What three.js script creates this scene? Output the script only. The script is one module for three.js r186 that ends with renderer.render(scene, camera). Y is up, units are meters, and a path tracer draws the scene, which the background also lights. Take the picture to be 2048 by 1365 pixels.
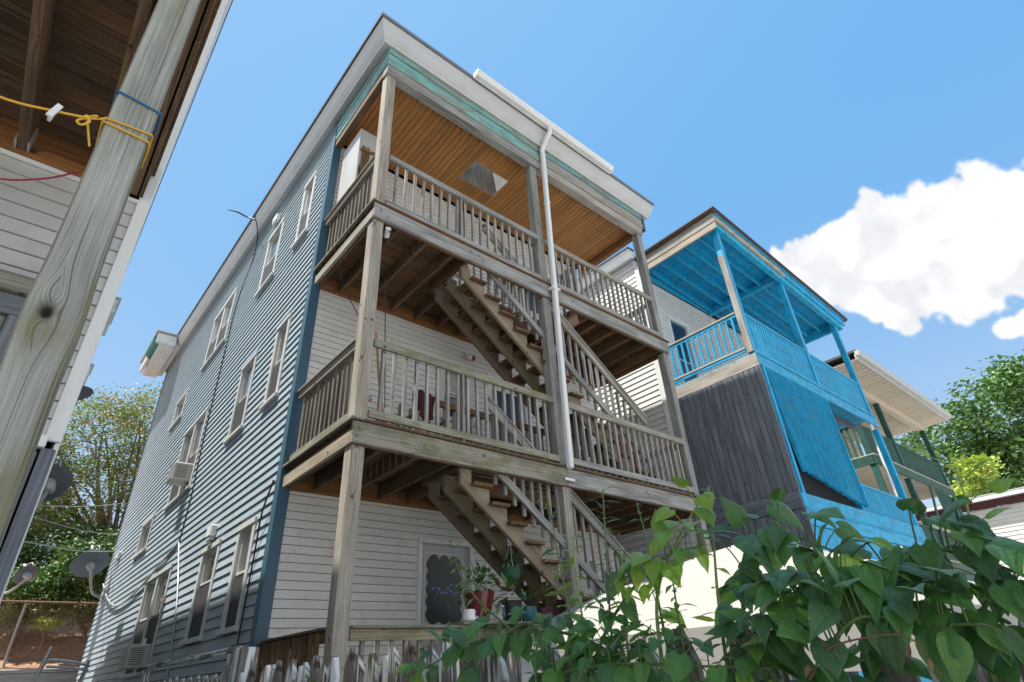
import * as THREE from 'three';
import { mergeGeometries } from 'three/addons/utils/BufferGeometryUtils.js';

// ---------- camera, sky, sun, exposure ----------
const scene = new THREE.Scene();
const EXPO = 1.85;
const camera = new THREE.PerspectiveCamera(63.08, 2048 / 1365, 0.05, 500);
camera.position.set(-2.075, 1.62, 4.593);
camera.rotation.set(0.535, -0.732, -0.063, 'YXZ');
scene.add(camera);
const SUN = new THREE.Vector3(-1, 2.9, -0.42).normalize();
const sun = new THREE.DirectionalLight(new THREE.Color(1, 0.955, 0.88), 5);
sun.position.copy(SUN).multiplyScalar(60).add(new THREE.Vector3(4, 4, -3));
sun.target.position.set(4, 4, -3);
sun.castShadow = true; sun.shadow.mapSize.set(4096, 4096);
Object.assign(sun.shadow.camera, { left: -32, right: 32, top: 32, bottom: -32, near: 1, far: 130 });
scene.add(sun, sun.target);
const renderer = new THREE.WebGLRenderer({ antialias: true });
renderer.toneMapping = THREE.LinearToneMapping;
renderer.toneMappingExposure = EXPO;
renderer.shadowMap.enabled = true;

// ---------- random numbers and noise ----------
function mulberry(a) { return () => { a |= 0; a = a + 0x6D2B79F5 | 0; let t = Math.imul(a ^ a >>> 15, 1 | a); t = t + Math.imul(t ^ t >>> 7, 61 | t) ^ t; return ((t ^ t >>> 14) >>> 0) / 4294967296; }; }
let rnd = mulberry(11);
const R = (a, b) => a + (b - a) * rnd();
const TAB = new Float32Array(65536); { const q = mulberry(5); for (let i = 0; i < 65536; i++) TAB[i] = q(); }
const sm = (a, b, x) => { const t = Math.min(1, Math.max(0, (x - a) / (b - a))); return t * t * (3 - 2 * t); };
const mod = (a, n) => ((a % n) + n) % n;
function vn(x, y, px, py) {
  const xi = Math.floor(x), yi = Math.floor(y); let fx = x - xi, fy = y - yi; fx = fx * fx * (3 - 2 * fx); fy = fy * fy * (3 - 2 * fy);
  const x0 = mod(xi, px), x1 = mod(xi + 1, px), y0 = mod(yi, py), y1 = mod(yi + 1, py);
  const h = (a, b) => TAB[((b * 157 + (a * 3)) & 255) * 256 + ((a * 37 + b * 11 + ((a * b) & 63)) & 255)];
  return (h(x0, y0) * (1 - fx) + h(x1, y0) * fx) * (1 - fy) + (h(x0, y1) * (1 - fx) + h(x1, y1) * fx) * fy;
}
function fbm(u, v, fx, fy, oct = 3) { let s = 0, a = 0.5, n = 0; for (let i = 0; i < oct; i++) { s += a * vn(u * fx + i * 17, v * fy + i * 29, fx, fy); n += a; a *= 0.5; fx *= 2; fy *= 2; } return s / n; }
const mix = (a, b, t) => [a[0] + (b[0] - a[0]) * t, a[1] + (b[1] - a[1]) * t, a[2] + (b[2] - a[2]) * t];

// ---------- sky: clear summer air with scattered cumulus ----------
{
  const W = 2048, H = 1024, data = new Float32Array(W * H * 4), q = mulberry(21);
  const dirOf = (az, el) => new THREE.Vector3(Math.sin(az) * Math.cos(el), Math.sin(el), -Math.cos(az) * Math.cos(el));
  const clouds = [];
  const mk = (c, blobs, seed) => { const r = new THREE.Vector3(0, 1, 0).cross(c).normalize().negate(), u = r.clone().cross(c).normalize(); let m = 0; blobs.forEach(b => m = Math.max(m, Math.hypot(b[0], b[1]) + b[2])); clouds.push({ c, r, u, blobs, seed, lim: Math.cos(Math.atan(m * 1.25)) }); };
  mk(dirOf(1.486, 0.507), [[0.074, 0.032, 0.049], [0.112, 0.012, 0.041], [0.056, 0.051, 0.037], [0.019, 0.029, 0.055], [-0.019, 0.06, 0.042], [-0.052, 0.046, 0.046], [-0.078, 0.052, 0.038], [-0.111, 0.044, 0.04], [-0.135, 0.057, 0.031], [-0.159, 0.074, 0.029], [-0.172, 0.081, 0.019], [-0.13, 0.019, 0.037], [-0.088, -0.003, 0.047], [-0.037, -0.012, 0.058], [0.009, -0.037, 0.059], [0.058, -0.032, 0.055], [0.102, -0.042, 0.056], [-0.161, 0.035, 0.028], [-0.04, -0.064, 0.037], [-0.003, -0.078, 0.038], [0.024, -0.084, 0.031], [-0.079, -0.045, 0.031], [-0.056, -0.085, 0.018], [-0.073, -0.077, 0.015], [0.06, -0.079, 0.035], [0.04, -0.14, 0.013], [0.066, -0.141, 0.019], [0.138, -0.055, 0.057], [0.17, -0.08, 0.049], [0.04, -0.099, 0.015]], 3);   // the big cumulus in the east
  for (let i = 0; i < 17; i++) {   // further cumulus round the rest of the horizon
    const az = 2.0 + (i / 17) * 4.35, el = 0.25 + q() * 0.5, c = dirOf(az, el);
    if (c.dot(dirOf(0.6, 0.6)) > 0.62 || c.dot(SUN) > 0.88) continue;
    const b = []; for (let k = 0; k < 9; k++) b.push([(q() - 0.5) * 0.42, (q() - 0.5) * 0.16, 0.07 + q() * 0.1]); mk(c, b, i * 7 + 1);
  }
  const d = new THREE.Vector3();
  for (let j = 0; j < H; j++) for (let i = 0; i < W; i++) {
    const ph = ((i + 0.5) / W - 0.5) * 2 * Math.PI, el = ((j + 0.5) / H - 0.5) * Math.PI, ce = Math.cos(el);
    d.set(Math.cos(ph) * ce, Math.sin(el), Math.sin(ph) * ce);
    const h = Math.max(0, d.y), s = Math.max(0, d.dot(SUN));
    let c = mix([0.10, 0.41, 0.86], [0.80, 0.88, 0.96], Math.pow(1 - h, 2.5));
    const k = 0.52 * Math.pow(s, 1.8); c = [c[0] + k * 0.50, c[1] + k * 0.42, c[2] + k * 0.22];
    if (d.y < 0) c = mix(c, [0.3, 0.3, 0.28], sm(0, -0.15, d.y));
    let cov = 0, bright = 0;
    for (const cl of clouds) {
      const z = d.dot(cl.c); if (z < cl.lim) continue;
      const a = d.dot(cl.r) / z, b = d.dot(cl.u) / z; let den = -1, core = 0;
      for (const [x, y, r] of cl.blobs) { const t = 1 - Math.hypot(a - x, b - y) / r; if (t > den) den = t; if (t > 0) core += t; }
      if (den < -0.5) continue;
      const n1 = fbm(a + cl.seed, b + 5, 34, 34, 6), n2 = fbm(a + 3, b + cl.seed, 22, 22, 5);
      const v = den + (n1 - 0.5) * 1.5 + 0.06, cc = sm(0, 0.2, v);
      if (cc > cov) { cov = cc; bright = 0.90 + 0.20 * sm(0.32, 0.6, n2) + 0.16 * (n1 - 0.5); }
    }
    if (cov > 0) c = mix(c, [bright * 0.97, bright * 0.985, bright * 1.02], cov);
    const o = (j * W + i) * 4; data[o] = c[0] / EXPO; data[o + 1] = c[1] / EXPO; data[o + 2] = c[2] / EXPO; data[o + 3] = 1;
  }
  const sky = new THREE.DataTexture(data, W, H, THREE.RGBAFormat, THREE.FloatType);
  sky.mapping = THREE.EquirectangularReflectionMapping; sky.magFilter = sky.minFilter = THREE.LinearFilter; sky.wrapS = THREE.RepeatWrapping; sky.needsUpdate = true;
  scene.background = sky; scene.environment = sky;
}

// ---------- textures and materials ----------
const toS = x => { x = Math.min(1, Math.max(0, x)); return 255 * (x <= 0.0031308 ? 12.92 * x : 1.055 * Math.pow(x, 1 / 2.4) - 0.055); };
function tex(w, h, fn) {   // fn(u, v) -> [r, g, b, height], linear
  const a = new Uint8Array(w * h * 4), b = new Uint8Array(w * h * 4);
  for (let j = 0; j < h; j++) for (let i = 0; i < w; i++) {
    const c = fn(i / w, j / h), o = (j * w + i) * 4; a[o] = toS(c[0]); a[o + 1] = toS(c[1]); a[o + 2] = toS(c[2]); a[o + 3] = 255;
    const g = 255 * Math.min(1, Math.max(0, c[3])); b[o] = b[o + 1] = b[o + 2] = g; b[o + 3] = 255;
  }
  const mkT = (d, srgb) => { const t = new THREE.DataTexture(d, w, h); t.wrapS = t.wrapT = THREE.RepeatWrapping; t.magFilter = THREE.LinearFilter; t.minFilter = THREE.LinearMipmapLinearFilter; t.generateMipmaps = true; if (srgb) t.colorSpace = THREE.SRGBColorSpace; t.needsUpdate = true; return t; };
  return { map: mkT(a, true), bump: mkT(b, false) };
}
function woodTex(w, h, { dark, light, moss = 0, mossC = [0.11, 0.13, 0.03], knots = 5, seed = 0, paint = null, wear = 0.5, crack = 0.5 }) {
  const q = mulberry(seed + 99), K = []; for (let i = 0; i < knots; i++) K.push([q(), q(), 0.02 + q() * 0.025]);
  return tex(w, h, (u, v) => {
    let warp = 0, kd = 0; for (const [a, b, r] of K) { let du = u - a, dv = (v - b) * 3; du -= Math.round(du); dv -= 3 * Math.round(dv / 3); const e = Math.hypot(du, dv) / r; if (e < 5) { warp += 0.35 * Math.exp(-e * e * 0.25) * (du > 0 ? 1 : -1) * r * 6; if (e < 1) kd = Math.max(kd, 1 - e); } }
    const su = u + seed * 0.13, wv = (fbm(su, v, 4, 3, 2) - 0.5) * 0.12 + warp * 0.5;
    const g = fbm(su + wv, v, 72, 4, 3), f = fbm(su, v, 230, 12, 2), bl = fbm(su, v, 4, 5, 4);
    let t = 0.5 + 1.1 * (g - 0.5) + 0.35 * (f - 0.5) + 0.75 * (bl - 0.5);
    let c = mix(dark, light, Math.min(1, Math.max(0, t)));
    const ck = sm(0.76, 0.82, fbm(su + wv * 0.6, v, 80, 3, 2)) * crack; c = mix(c, [dark[0] * 0.3, dark[1] * 0.3, dark[2] * 0.3], ck);
    if (kd > 0) c = mix(c, [dark[0] * 0.55, dark[1] * 0.45, dark[2] * 0.35], Math.min(1, kd * 2.2));
    let hgt = 0.5 + 0.35 * (g - 0.5) + 0.2 * (f - 0.5) - 0.5 * ck;
    if (moss) { const m = moss * sm(0.45, 0.68, fbm(su, v, 6, 9, 5) * 0.7 + fbm(su, v, 50, 16, 3) * 0.3) * (0.25 + 1.1 * f); c = mix(c, mossC, Math.min(0.85, m)); }
    if (paint) { const p = sm(wear - 0.05, wear + 0.05, fbm(su, v, 14, 9, 4) * 0.62 + fbm(su, v, 60, 5, 2) * 0.38); const pc = mix(paint, paint.map(x => x * 0.72), sm(0.4, 0.75, fbm(su + 0.3, v, 7, 11, 4))); c = mix(c, pc, p); hgt += 0.2 * p; }
    return [...c, hgt];
  });
}
function mat(t, o = {}) { return new THREE.MeshStandardMaterial({ map: t.map, bumpMap: t.bump, bumpScale: 0.0015, roughness: 0.85, ...o }); }
const plain = (r, g, b, o = {}) => new THREE.MeshStandardMaterial({ color: new THREE.Color().setRGB(r, g, b), roughness: 0.6, ...o });
const tint = (m, k) => k.map(([r, g, b]) => { const c = m.clone(); c.color = new THREE.Color().setRGB(r, g, b); return c; });
const T = {
  grey: woodTex(512, 1024, { dark: [0.145, 0.138, 0.127], light: [0.45, 0.445, 0.425], moss: 0.2, seed: 1 }),
  mossy: woodTex(512, 1024, { dark: [0.16, 0.145, 0.11], light: [0.40, 0.38, 0.31], moss: 0.7, mossC: [0.13, 0.145, 0.035], seed: 2 }),
  tan: woodTex(512, 1024, { dark: [0.21, 0.175, 0.135], light: [0.46, 0.42, 0.36], moss: 0.12, seed: 3 }),
  brown: woodTex(512, 1024, { dark: [0.055, 0.032, 0.018], light: [0.24, 0.14, 0.075], seed: 4, moss: 0.15, mossC: [0.07, 0.05, 0.03] }),
  ceil: woodTex(512, 1024, { dark: [0.30, 0.125, 0.032], light: [0.60, 0.29, 0.09], seed: 5, knots: 2, crack: 0.25 }),
  orange: woodTex(256, 512, { dark: [0.13, 0.055, 0.018], light: [0.36, 0.17, 0.06], seed: 6, knots: 3 }),
  teal: woodTex(512, 512, { dark: [0.14, 0.13, 0.12], light: [0.36, 0.36, 0.34], paint: [0.20, 0.45, 0.44], wear: 0.43, seed: 7, knots: 2 }),
  blue: woodTex(512, 1024, { dark: [0.06, 0.14, 0.18], light: [0.30, 0.42, 0.46], paint: [0.006, 0.39, 0.69], wear: 0.27, seed: 8, knots: 1, crack: 0.35 }),
  board: woodTex(512, 1024, { dark: [0.085, 0.095, 0.11], light: [0.22, 0.24, 0.27], seed: 9, knots: 2 }),
  picket: woodTex(512, 1024, { dark: [0.075, 0.07, 0.065], light: [0.22, 0.20, 0.175], paint: [0.70, 0.72, 0.73], wear: 0.50, seed: 10, knots: 3 }),
  pale: woodTex(512, 1024, { dark: [0.23, 0.205, 0.175], light: [0.56, 0.52, 0.46], seed: 12, knots: 5, moss: 0 }),
  post: woodTex(512, 1024, { dark: [0.20, 0.19, 0.155], light: [0.50, 0.48, 0.42], moss: 0.55, mossC: [0.17, 0.165, 0.075], seed: 13, knots: 0, crack: 0.7 }),
  green: woodTex(256, 512, { dark: [0.05, 0.07, 0.06], light: [0.12, 0.15, 0.13], paint: [0.018, 0.105, 0.082], wear: 0.3, seed: 14, knots: 0 }),
  vinyl: tex(512, 512, (u, v) => { const a = fbm(u, v, 3, 3, 5), b = fbm(u, v, 160, 90, 2), s = sm(0.6, 0.85, fbm(u, v, 9, 3, 4)) * 0.10, k = 0.86 + 0.16 * a + 0.025 * (b - 0.5) - s; return [k, k * (0.995 - s * 0.1), k * (0.985 - s * 0.4), 0.5 + 0.4 * (b - 0.5)]; }),
  soil: tex(512, 512, (u, v) => { const a = fbm(u, v, 6, 6, 4), b = fbm(u, v, 90, 90, 3), c = mix([0.17, 0.085, 0.045], [0.46, 0.26, 0.15], sm(0.3, 0.7, b * 0.7 + a * 0.3)); return [...c, b]; }),
  gravel: tex(512, 512, (u, v) => { const a = fbm(u, v, 5, 5, 4), b = fbm(u, v, 110, 110, 3), k = 0.20 + 0.22 * b + 0.14 * a; return [k, k * 0.97, k * 0.92, b]; }),
  concrete: tex(256, 256, (u, v) => { const a = fbm(u, v, 4, 3, 5), b = fbm(u, v, 60, 40, 2), k = 0.16 + 0.28 * a + 0.05 * (b - 0.5); return [k, k, k * 1.02, a * 0.6 + b * 0.4]; }),
  leaf: tex(256, 256, (u, v) => { const x = Math.abs(u - 0.5), mid = Math.exp(-x * x * 2600), w = (v - x * 0.9) * 8, vein = Math.exp(-Math.pow((w - Math.round(w)) / 0.09, 2)) * (x > 0.01 ? 0.5 : 0), n = fbm(u, v, 12, 12, 3), k = 0.80 + 0.35 * (n - 0.5) + 0.55 * mid + 0.35 * vein; return [k * (0.95 + 0.25 * mid), k, k * 0.9, 0.5 - 0.4 * mid - 0.25 * vein + 0.1 * n]; }),
  bark: woodTex(256, 512, { dark: [0.10, 0.085, 0.07], light: [0.32, 0.28, 0.23], seed: 15, knots: 2 })
};
const three = (m, a = 0.06) => tint(m, [[1, 1, 1], [1 - a, 1 - a, 1 - a * 1.1], [1, 1 - a * 0.6, 1 - a * 1.6], [1 - a * 1.8, 1 - a * 1.6, 1 - a * 1.7]]);
const M = {
  grey: three(mat(T.grey), 0.1), mossy: three(mat(T.mossy), 0.1), tan: three(mat(T.tan), 0.1), brown: three(mat(T.brown), 0.16), ceil: three(mat(T.ceil, { roughness: 0.6 }), 0.1),
  orange: three(mat(T.orange), 0.12), teal: three(mat(T.teal), 0.1), blue: three(mat(T.blue, { roughness: 0.55 }), 0.07), board: tint(mat(T.board), [[1, 1, 1], [0.9, 0.92, 0.95], [0.82, 0.84, 0.88], [1.05, 1.05, 1.05]]), picket: three(mat(T.picket, { bumpScale: 0.002 }), 0.1),
  pale: three(mat(T.pale), 0.1), post: [mat(T.post, { bumpScale: 0.0025 })], green: three(mat(T.green, { roughness: 0.6 }), 0.1),
  slate: three(mat(T.vinyl, { roughness: 0.5, bumpScale: 0.0004, color: 0xffffff }), 0.05).map(m => { m.color.multiply(new THREE.Color().setRGB(0.37, 0.455, 0.52)); return m; }),
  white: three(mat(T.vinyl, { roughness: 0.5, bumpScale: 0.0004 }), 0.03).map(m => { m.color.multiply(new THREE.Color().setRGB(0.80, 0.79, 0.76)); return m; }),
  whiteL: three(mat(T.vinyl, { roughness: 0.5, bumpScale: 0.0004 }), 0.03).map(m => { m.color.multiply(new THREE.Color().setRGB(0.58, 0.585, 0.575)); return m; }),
  trim: [mat(T.vinyl, { roughness: 0.45, bumpScale: 0.0003, color: new THREE.Color().setRGB(0.80, 0.81, 0.80) })],
  trimGrey: [mat(T.vinyl, { roughness: 0.5, bumpScale: 0.0004, color: new THREE.Color().setRGB(0.52, 0.53, 0.52) })],
  corner: [mat(T.vinyl, { roughness: 0.45, bumpScale: 0.0003, color: new THREE.Color().setRGB(0.05, 0.125, 0.19) })],
  casing: [mat(T.vinyl, { roughness: 0.5, bumpScale: 0.0003, color: new THREE.Color().setRGB(0.62, 0.62, 0.595) })],
  crown: [mat(T.vinyl, { roughness: 0.5, bumpScale: 0.0003, color: new THREE.Color().setRGB(0.56, 0.565, 0.56) })], zinc: [plain(0.17, 0.18, 0.20, { roughness: 0.45 })],
  edge: [plain(0.05, 0.055, 0.065, { roughness: 0.5 })], dark: [plain(0.012, 0.012, 0.014, { roughness: 0.9 })], black: [plain(0.02, 0.02, 0.022, { roughness: 0.5 })],
  metal: [plain(0.55, 0.56, 0.57, { metalness: 0.8, roughness: 0.42 })], galv: [plain(0.42, 0.42, 0.42, { metalness: 0.6, roughness: 0.5 })], rust: [plain(0.20, 0.115, 0.07, { roughness: 0.85 })],
  screen: [plain(0.045, 0.043, 0.042, { roughness: 0.75 })], blind: [plain(0.52, 0.52, 0.49, { roughness: 0.8 })], maroon: [plain(0.085, 0.022, 0.026, { roughness: 0.6 })],
  glass: [new THREE.MeshPhysicalMaterial({ color: 0xffffff, transmission: 1, thickness: 0, roughness: 0.02, ior: 1.5 })],
  copper: [plain(0.05, 0.22, 0.19, { roughness: 0.6 })], concrete: [mat(T.concrete, { bumpScale: 0.004 })], bark: [mat(T.bark, { bumpScale: 0.01 })], roof: [plain(0.09, 0.09, 0.095, { roughness: 0.9 })],
  cream: three(mat(T.vinyl), 0.05).map(m => { m.color.multiply(new THREE.Color().setRGB(0.62, 0.55, 0.46)); return m; })
};
const pick = m => Array.isArray(m) ? m[Math.floor(rnd() * m.length)] : m;

// ---------- builders ----------
const names = {};
const numbered = n => { const k = names[n] = (names[n] ?? -1) + 1; return k ? n + '_' + String(k).padStart(3, '0') : n; };
function thing(name, label, category, p = [0, 0, 0], group) { const g = new THREE.Group(); g.name = numbered(name); g.position.set(...p); g.userData = { label, category }; if (group) g.userData.group = group; scene.add(g); return g; }
const inv = new THREE.Matrix4();
function put(parent, o) { o.castShadow = o.receiveShadow = true; if (parent && parent !== scene) { parent.updateWorldMatrix(true, false); inv.copy(parent.matrixWorld).invert(); o.applyMatrix4(inv); parent.add(o); } else scene.add(o); return o; }
function mesh(name, parent, geo, m, p, quat) { const o = new THREE.Mesh(geo, pick(m)); o.name = name; if (p) o.position.set(...p); if (quat) o.quaternion.copy(quat); return put(parent, o); }
function grp(name, parent, p = [0, 0, 0]) { const o = new THREE.Group(); o.name = name; o.position.set(...p); parent.updateWorldMatrix(true, false); inv.copy(parent.matrixWorld).invert(); o.applyMatrix4(inv); parent.add(o); return o; }
function struct(o) { o.userData.kind = 'structure'; return o; }
function geoFrom(pos, uv) { const g = new THREE.BufferGeometry(); g.setAttribute('position', new THREE.Float32BufferAttribute(pos, 3)); g.setAttribute('uv', new THREE.Float32BufferAttribute(uv, 2)); g.computeVertexNormals(); return g; }
const boxCache = {};
function cbox(w, h, d, c = 0.004) {   // chamfered box, grain along its longest side
  c = Math.min(c, w * 0.2, h * 0.2, d * 0.2); const v = Math.floor(rnd() * 4), key = [w.toFixed(3), h.toFixed(3), d.toFixed(3), v].join(); if (boxCache[key]) return boxCache[key];
  const H = [w / 2, h / 2, d / 2], P = [], U = [], L = w >= h && w >= d ? 0 : h >= d ? 1 : 2, ou = rnd(), ov = rnd();
  const pt = (s, f) => [0, 1, 2].map(i => s[i] * (i === f ? H[i] : H[i] - c));
  const poly = (pts) => {
    const a = new THREE.Vector3(...pts[0]), b = new THREE.Vector3(...pts[1]), e = new THREE.Vector3(...pts[2]), n = b.sub(a).cross(e.sub(a)), ctr = [0, 1, 2].map(i => pts.reduce((s, q) => s + q[i], 0));
    if (n.x * ctr[0] + n.y * ctr[1] + n.z * ctr[2] < 0) pts.reverse();
    const na = [Math.abs(n.x), Math.abs(n.y), Math.abs(n.z)], k = na.indexOf(Math.max(...na)), ax = [0, 1, 2].filter(i => i !== k), al = ax.includes(L) ? L : ax[1], ac = ax.find(i => i !== al);
    for (let i = 1; i + 1 < pts.length; i++) for (const q of [pts[0], pts[i], pts[i + 1]]) { P.push(...q); U.push(q[ac] / 0.6 + ou + k * 0.37, q[al] / 1.8 + ov); }
  };
  for (let f = 0; f < 3; f++) for (const s of [-1, 1]) { const a = (f + 1) % 3, b = (f + 2) % 3; poly([[1, 1], [-1, 1], [-1, -1], [1, -1]].map(([x, y]) => { const t = [0, 0, 0]; t[f] = s; t[a] = x; t[b] = y; return pt(t, f); })); }
  for (let f = 0; f < 3; f++) { const a = (f + 1) % 3, b = (f + 2) % 3; for (const x of [-1, 1]) for (const y of [-1, 1]) { const t1 = [0, 0, 0], t2 = [0, 0, 0]; t1[a] = t2[a] = x; t1[b] = t2[b] = y; t1[f] = 1; t2[f] = -1; poly([pt(t1, a), pt(t2, a), pt(t2, b), pt(t1, b)]); } }
  for (const x of [-1, 1]) for (const y of [-1, 1]) for (const z of [-1, 1]) poly([pt([x, y, z], 0), pt([x, y, z], 1), pt([x, y, z], 2)]);
  return boxCache[key] = geoFrom(P, U);
}
function B(name, parent, m, x0, x1, y0, y1, z0, z1, c) { return mesh(name, parent, cbox(Math.abs(x1 - x0), Math.abs(y1 - y0), Math.abs(z1 - z0), c), m, [(x0 + x1) / 2, (y0 + y1) / 2, (z0 + z1) / 2]); }
const V = (a) => new THREE.Vector3(...a);
function frame(dir, up = new THREE.Vector3(0, 1, 0)) { const x = dir.clone().normalize(); if (Math.abs(x.dot(up)) > 0.98) up = new THREE.Vector3(0, 0, 1); const z = x.clone().cross(up).normalize(), y = z.clone().cross(x); return new THREE.Quaternion().setFromRotationMatrix(new THREE.Matrix4().makeBasis(x, y, z)); }
function beam(name, parent, m, p, q, w, h, c) { const a = V(p), b = V(q), d = b.clone().sub(a); return mesh(name, parent, cbox(d.length(), h, w, c), m, a.add(b).multiplyScalar(0.5).toArray(), frame(d)); }
function tubeG(pts, r, seg = 0, rs = 6) { const c = new THREE.CatmullRomCurve3(pts.map(V)); return new THREE.TubeGeometry(c, seg || Math.max(2, pts.length * 5), r, rs); }
function tube(name, parent, m, pts, r, seg, rs) { return mesh(name, parent, tubeG(pts, r, seg, rs), m); }
function lathe(name, parent, m, prof, p, seg = 20, quat) { return mesh(name, parent, new THREE.LatheGeometry(prof.map(a => new THREE.Vector2(...a)), seg), m, p, quat); }
function sweep(name, parent, m, prof, A, Bf) {   // a profile carried from A(n, y) to B(n, y)
  const a = prof.map(p => A(...p)), b = prof.map(p => Bf(...p)), P = [], U = [], n = prof.length, len = Math.hypot(a[0][0] - b[0][0], a[0][1] - b[0][1], a[0][2] - b[0][2]); let s = 0;
  for (let i = 0; i < n; i++) { const j = (i + 1) % n, t = Math.hypot(prof[i][0] - prof[j][0], prof[i][1] - prof[j][1]); P.push(...a[i], ...b[i], ...b[j], ...a[i], ...b[j], ...a[j]); const u0 = s, u1 = s + t; U.push(u0, 0, u0, len, u1, len, u0, 0, u1, len, u1, 0); s = u1; }
  const tris = THREE.ShapeUtils.triangulateShape(prof.map(p => new THREE.Vector2(...p)), []);
  for (const [i, j, k] of tris) { P.push(...a[i], ...a[k], ...a[j], ...b[i], ...b[j], ...b[k]); for (const q of [i, k, j, i, j, k]) U.push(prof[q][0], prof[q][1]); }
  return mesh(name, parent, geoFrom(P, U), m);
}
// lap siding: every course a board of its own, thicker at its lower edge, cut round the openings
function course(name, parent, m, map, s0, s1, y, e, t, h = e) {
  const P = [], U = [], q = (a, b, c, d) => { for (const k of [a, b, c, a, c, d]) { P.push(...map(k[0], k[1], k[2])); U.push(k[0] * 0.8 + y * 3.3, (k[1] + k[2]) * 1.4); } };
  const o0 = [s0, y, t], o1 = [s1, y, t], o2 = [s1, y + h, t * 0.25], o3 = [s0, y + h, t * 0.25], i0 = [s0, y, -0.01], i1 = [s1, y, -0.01], i2 = [s1, y + h, -0.01], i3 = [s0, y + h, -0.01];
  q(o0, o1, o2, o3); q(i1, i0, i3, i2); q(i0, i1, o1, o0); q(o3, o2, i2, i3); q(i0, o0, o3, i3); q(o1, i1, i2, o2);
  const g = geoFrom(P, U); const nrm = g.attributes.normal, a = map(0, 0, 0), b = map(0, 0, 1), n = V(b).sub(V(a)); 
  if (nrm.getX(0) * n.x + nrm.getY(0) * n.y + nrm.getZ(0) * n.z < 0) { const ix = g.attributes.position.array; for (let i = 0; i < ix.length; i += 9) for (let k = 0; k < 3; k++) { const w = ix[i + 3 + k]; ix[i + 3 + k] = ix[i + 6 + k]; ix[i + 6 + k] = w; } const u = g.attributes.uv.array; for (let i = 0; i < u.length; i += 6) for (let k = 0; k < 2; k++) { const w = u[i + 2 + k]; u[i + 2 + k] = u[i + 4 + k]; u[i + 4 + k] = w; } g.computeVertexNormals(); }
  const c = [0, 1, 2].map(k => map((s0 + s1) / 2, y, 0)[k]); g.translate(-c[0], -c[1], -c[2]);
  return mesh(name, parent, g, m, c);
}
function siding(name, parent, m, map, s0, s1, y0, y1, e, t, open = []) {
  for (let y = y0; y < y1 - 0.01; y += e) {
    const h = Math.min(e - 0.006, y1 - y); let spans = [[s0, s1]];
    for (const [a, b, c, d] of open) if (Math.min(y + h, d) - Math.max(y, c) > h * 0.45) spans = spans.flatMap(([p, q]) => b <= p || a >= q ? [[p, q]] : [[p, a], [b, q]].filter(([x, z]) => z - x > 0.01));
    for (const [p, q] of spans) course(name, parent, m, map, p, q, y, e, t, h);
  }
}
const wb = (name, parent, m, map, s0, s1, y0, y1, n0, n1, c) => { const a = map(s0, y0, n0), b = map(s1, y1, n1); return B(name, parent, m, Math.min(a[0], b[0]), Math.max(a[0], b[0]), Math.min(a[1], b[1]), Math.max(a[1], b[1]), Math.min(a[2], b[2]), Math.max(a[2], b[2]), c); };
function windowOf(house, map, s0, s1, y0, y1, o = {}) {   // casing, sill, sashes, panes, screen
  const c = o.casing ?? 0.085, n1 = 0.035, frameM = o.mat ?? M.casing, w = grp('window', house, map((s0 + s1) / 2, y0, 0));
  wb('casing', w, frameM, map, s0, s0 + c, y0, y1, -0.1, n1); wb('casing', w, frameM, map, s1 - c, s1, y0, y1, -0.1, n1); wb('casing', w, frameM, map, s0, s1, y1 + 0.001, y1 + c * 0.8, -0.1, n1 + 0.012);
  wb('sill', w, frameM, map, s0 - 0.03, s1 + 0.03, y0 - 0.055, y0 - 0.001, -0.1, n1 + 0.035);
  const bays = o.double ? [[s0 + c, (s0 + s1) / 2 - 0.05], [(s0 + s1) / 2 + 0.05, s1 - c]] : [[s0 + c, s1 - c]];
  if (o.double) wb('casing', w, frameM, map, bays[0][1], bays[1][0], y0 + 0.001, y1, -0.1, n1 - 0.004);
  for (const [a, b] of bays) {
    const ym = y0 + (y1 - y0) * (o.split ?? 0.5), f = 0.032, parts = o.single ? [[y0, y1, -0.035]] : [[ym, y1, -0.02], [y0, ym, -0.05]];
    wb('interior', w, M.dark, map, a, b, y0, y1, -0.115, -0.105);
    if (o.blind !== 0) wb('blind', w, M.blind, map, a + 0.01, b - 0.01, y1 - (y1 - y0) * (o.blind ?? 0.55), y1 - 0.01, -0.098, -0.092);
    parts.forEach(([p, q, n], k) => {
      wb('sash', w, frameM, map, a, a + f, p, q, n - 0.02, n + 0.015); wb('sash', w, frameM, map, b - f, b, p, q, n - 0.02, n + 0.015);
      wb('sash', w, frameM, map, a + f, b - f, q - f, q, n - 0.02, n + 0.015); wb('sash', w, frameM, map, a + f, b - f, p, p + f, n - 0.02, n + 0.015);
      wb('pane', w, M.glass, map, a + f, b - f, p + f, q - f, n - 0.006, n - 0.002, 0.0005);
      if (k === 1 && o.screen !== false) wb('insect_screen', w, M.screen, map, a + 0.004, b - 0.004, p + 0.004, q - f, 0.0, 0.006, 0.001);
    });
  }
  return w;
}

// ---------- ground ----------
{
  const g = new THREE.PlaneGeometry(400, 400, 1, 1); g.rotateX(-Math.PI / 2); const u = g.attributes.uv.array; for (let i = 0; i < u.length; i++) u[i] *= 400 / 1.6;
  const o = mesh('ground', scene, g, mat(T.gravel, { bumpScale: 0.01 })); struct(o); o.userData.label = 'pale gravel yard between the houses'; 
}

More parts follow.
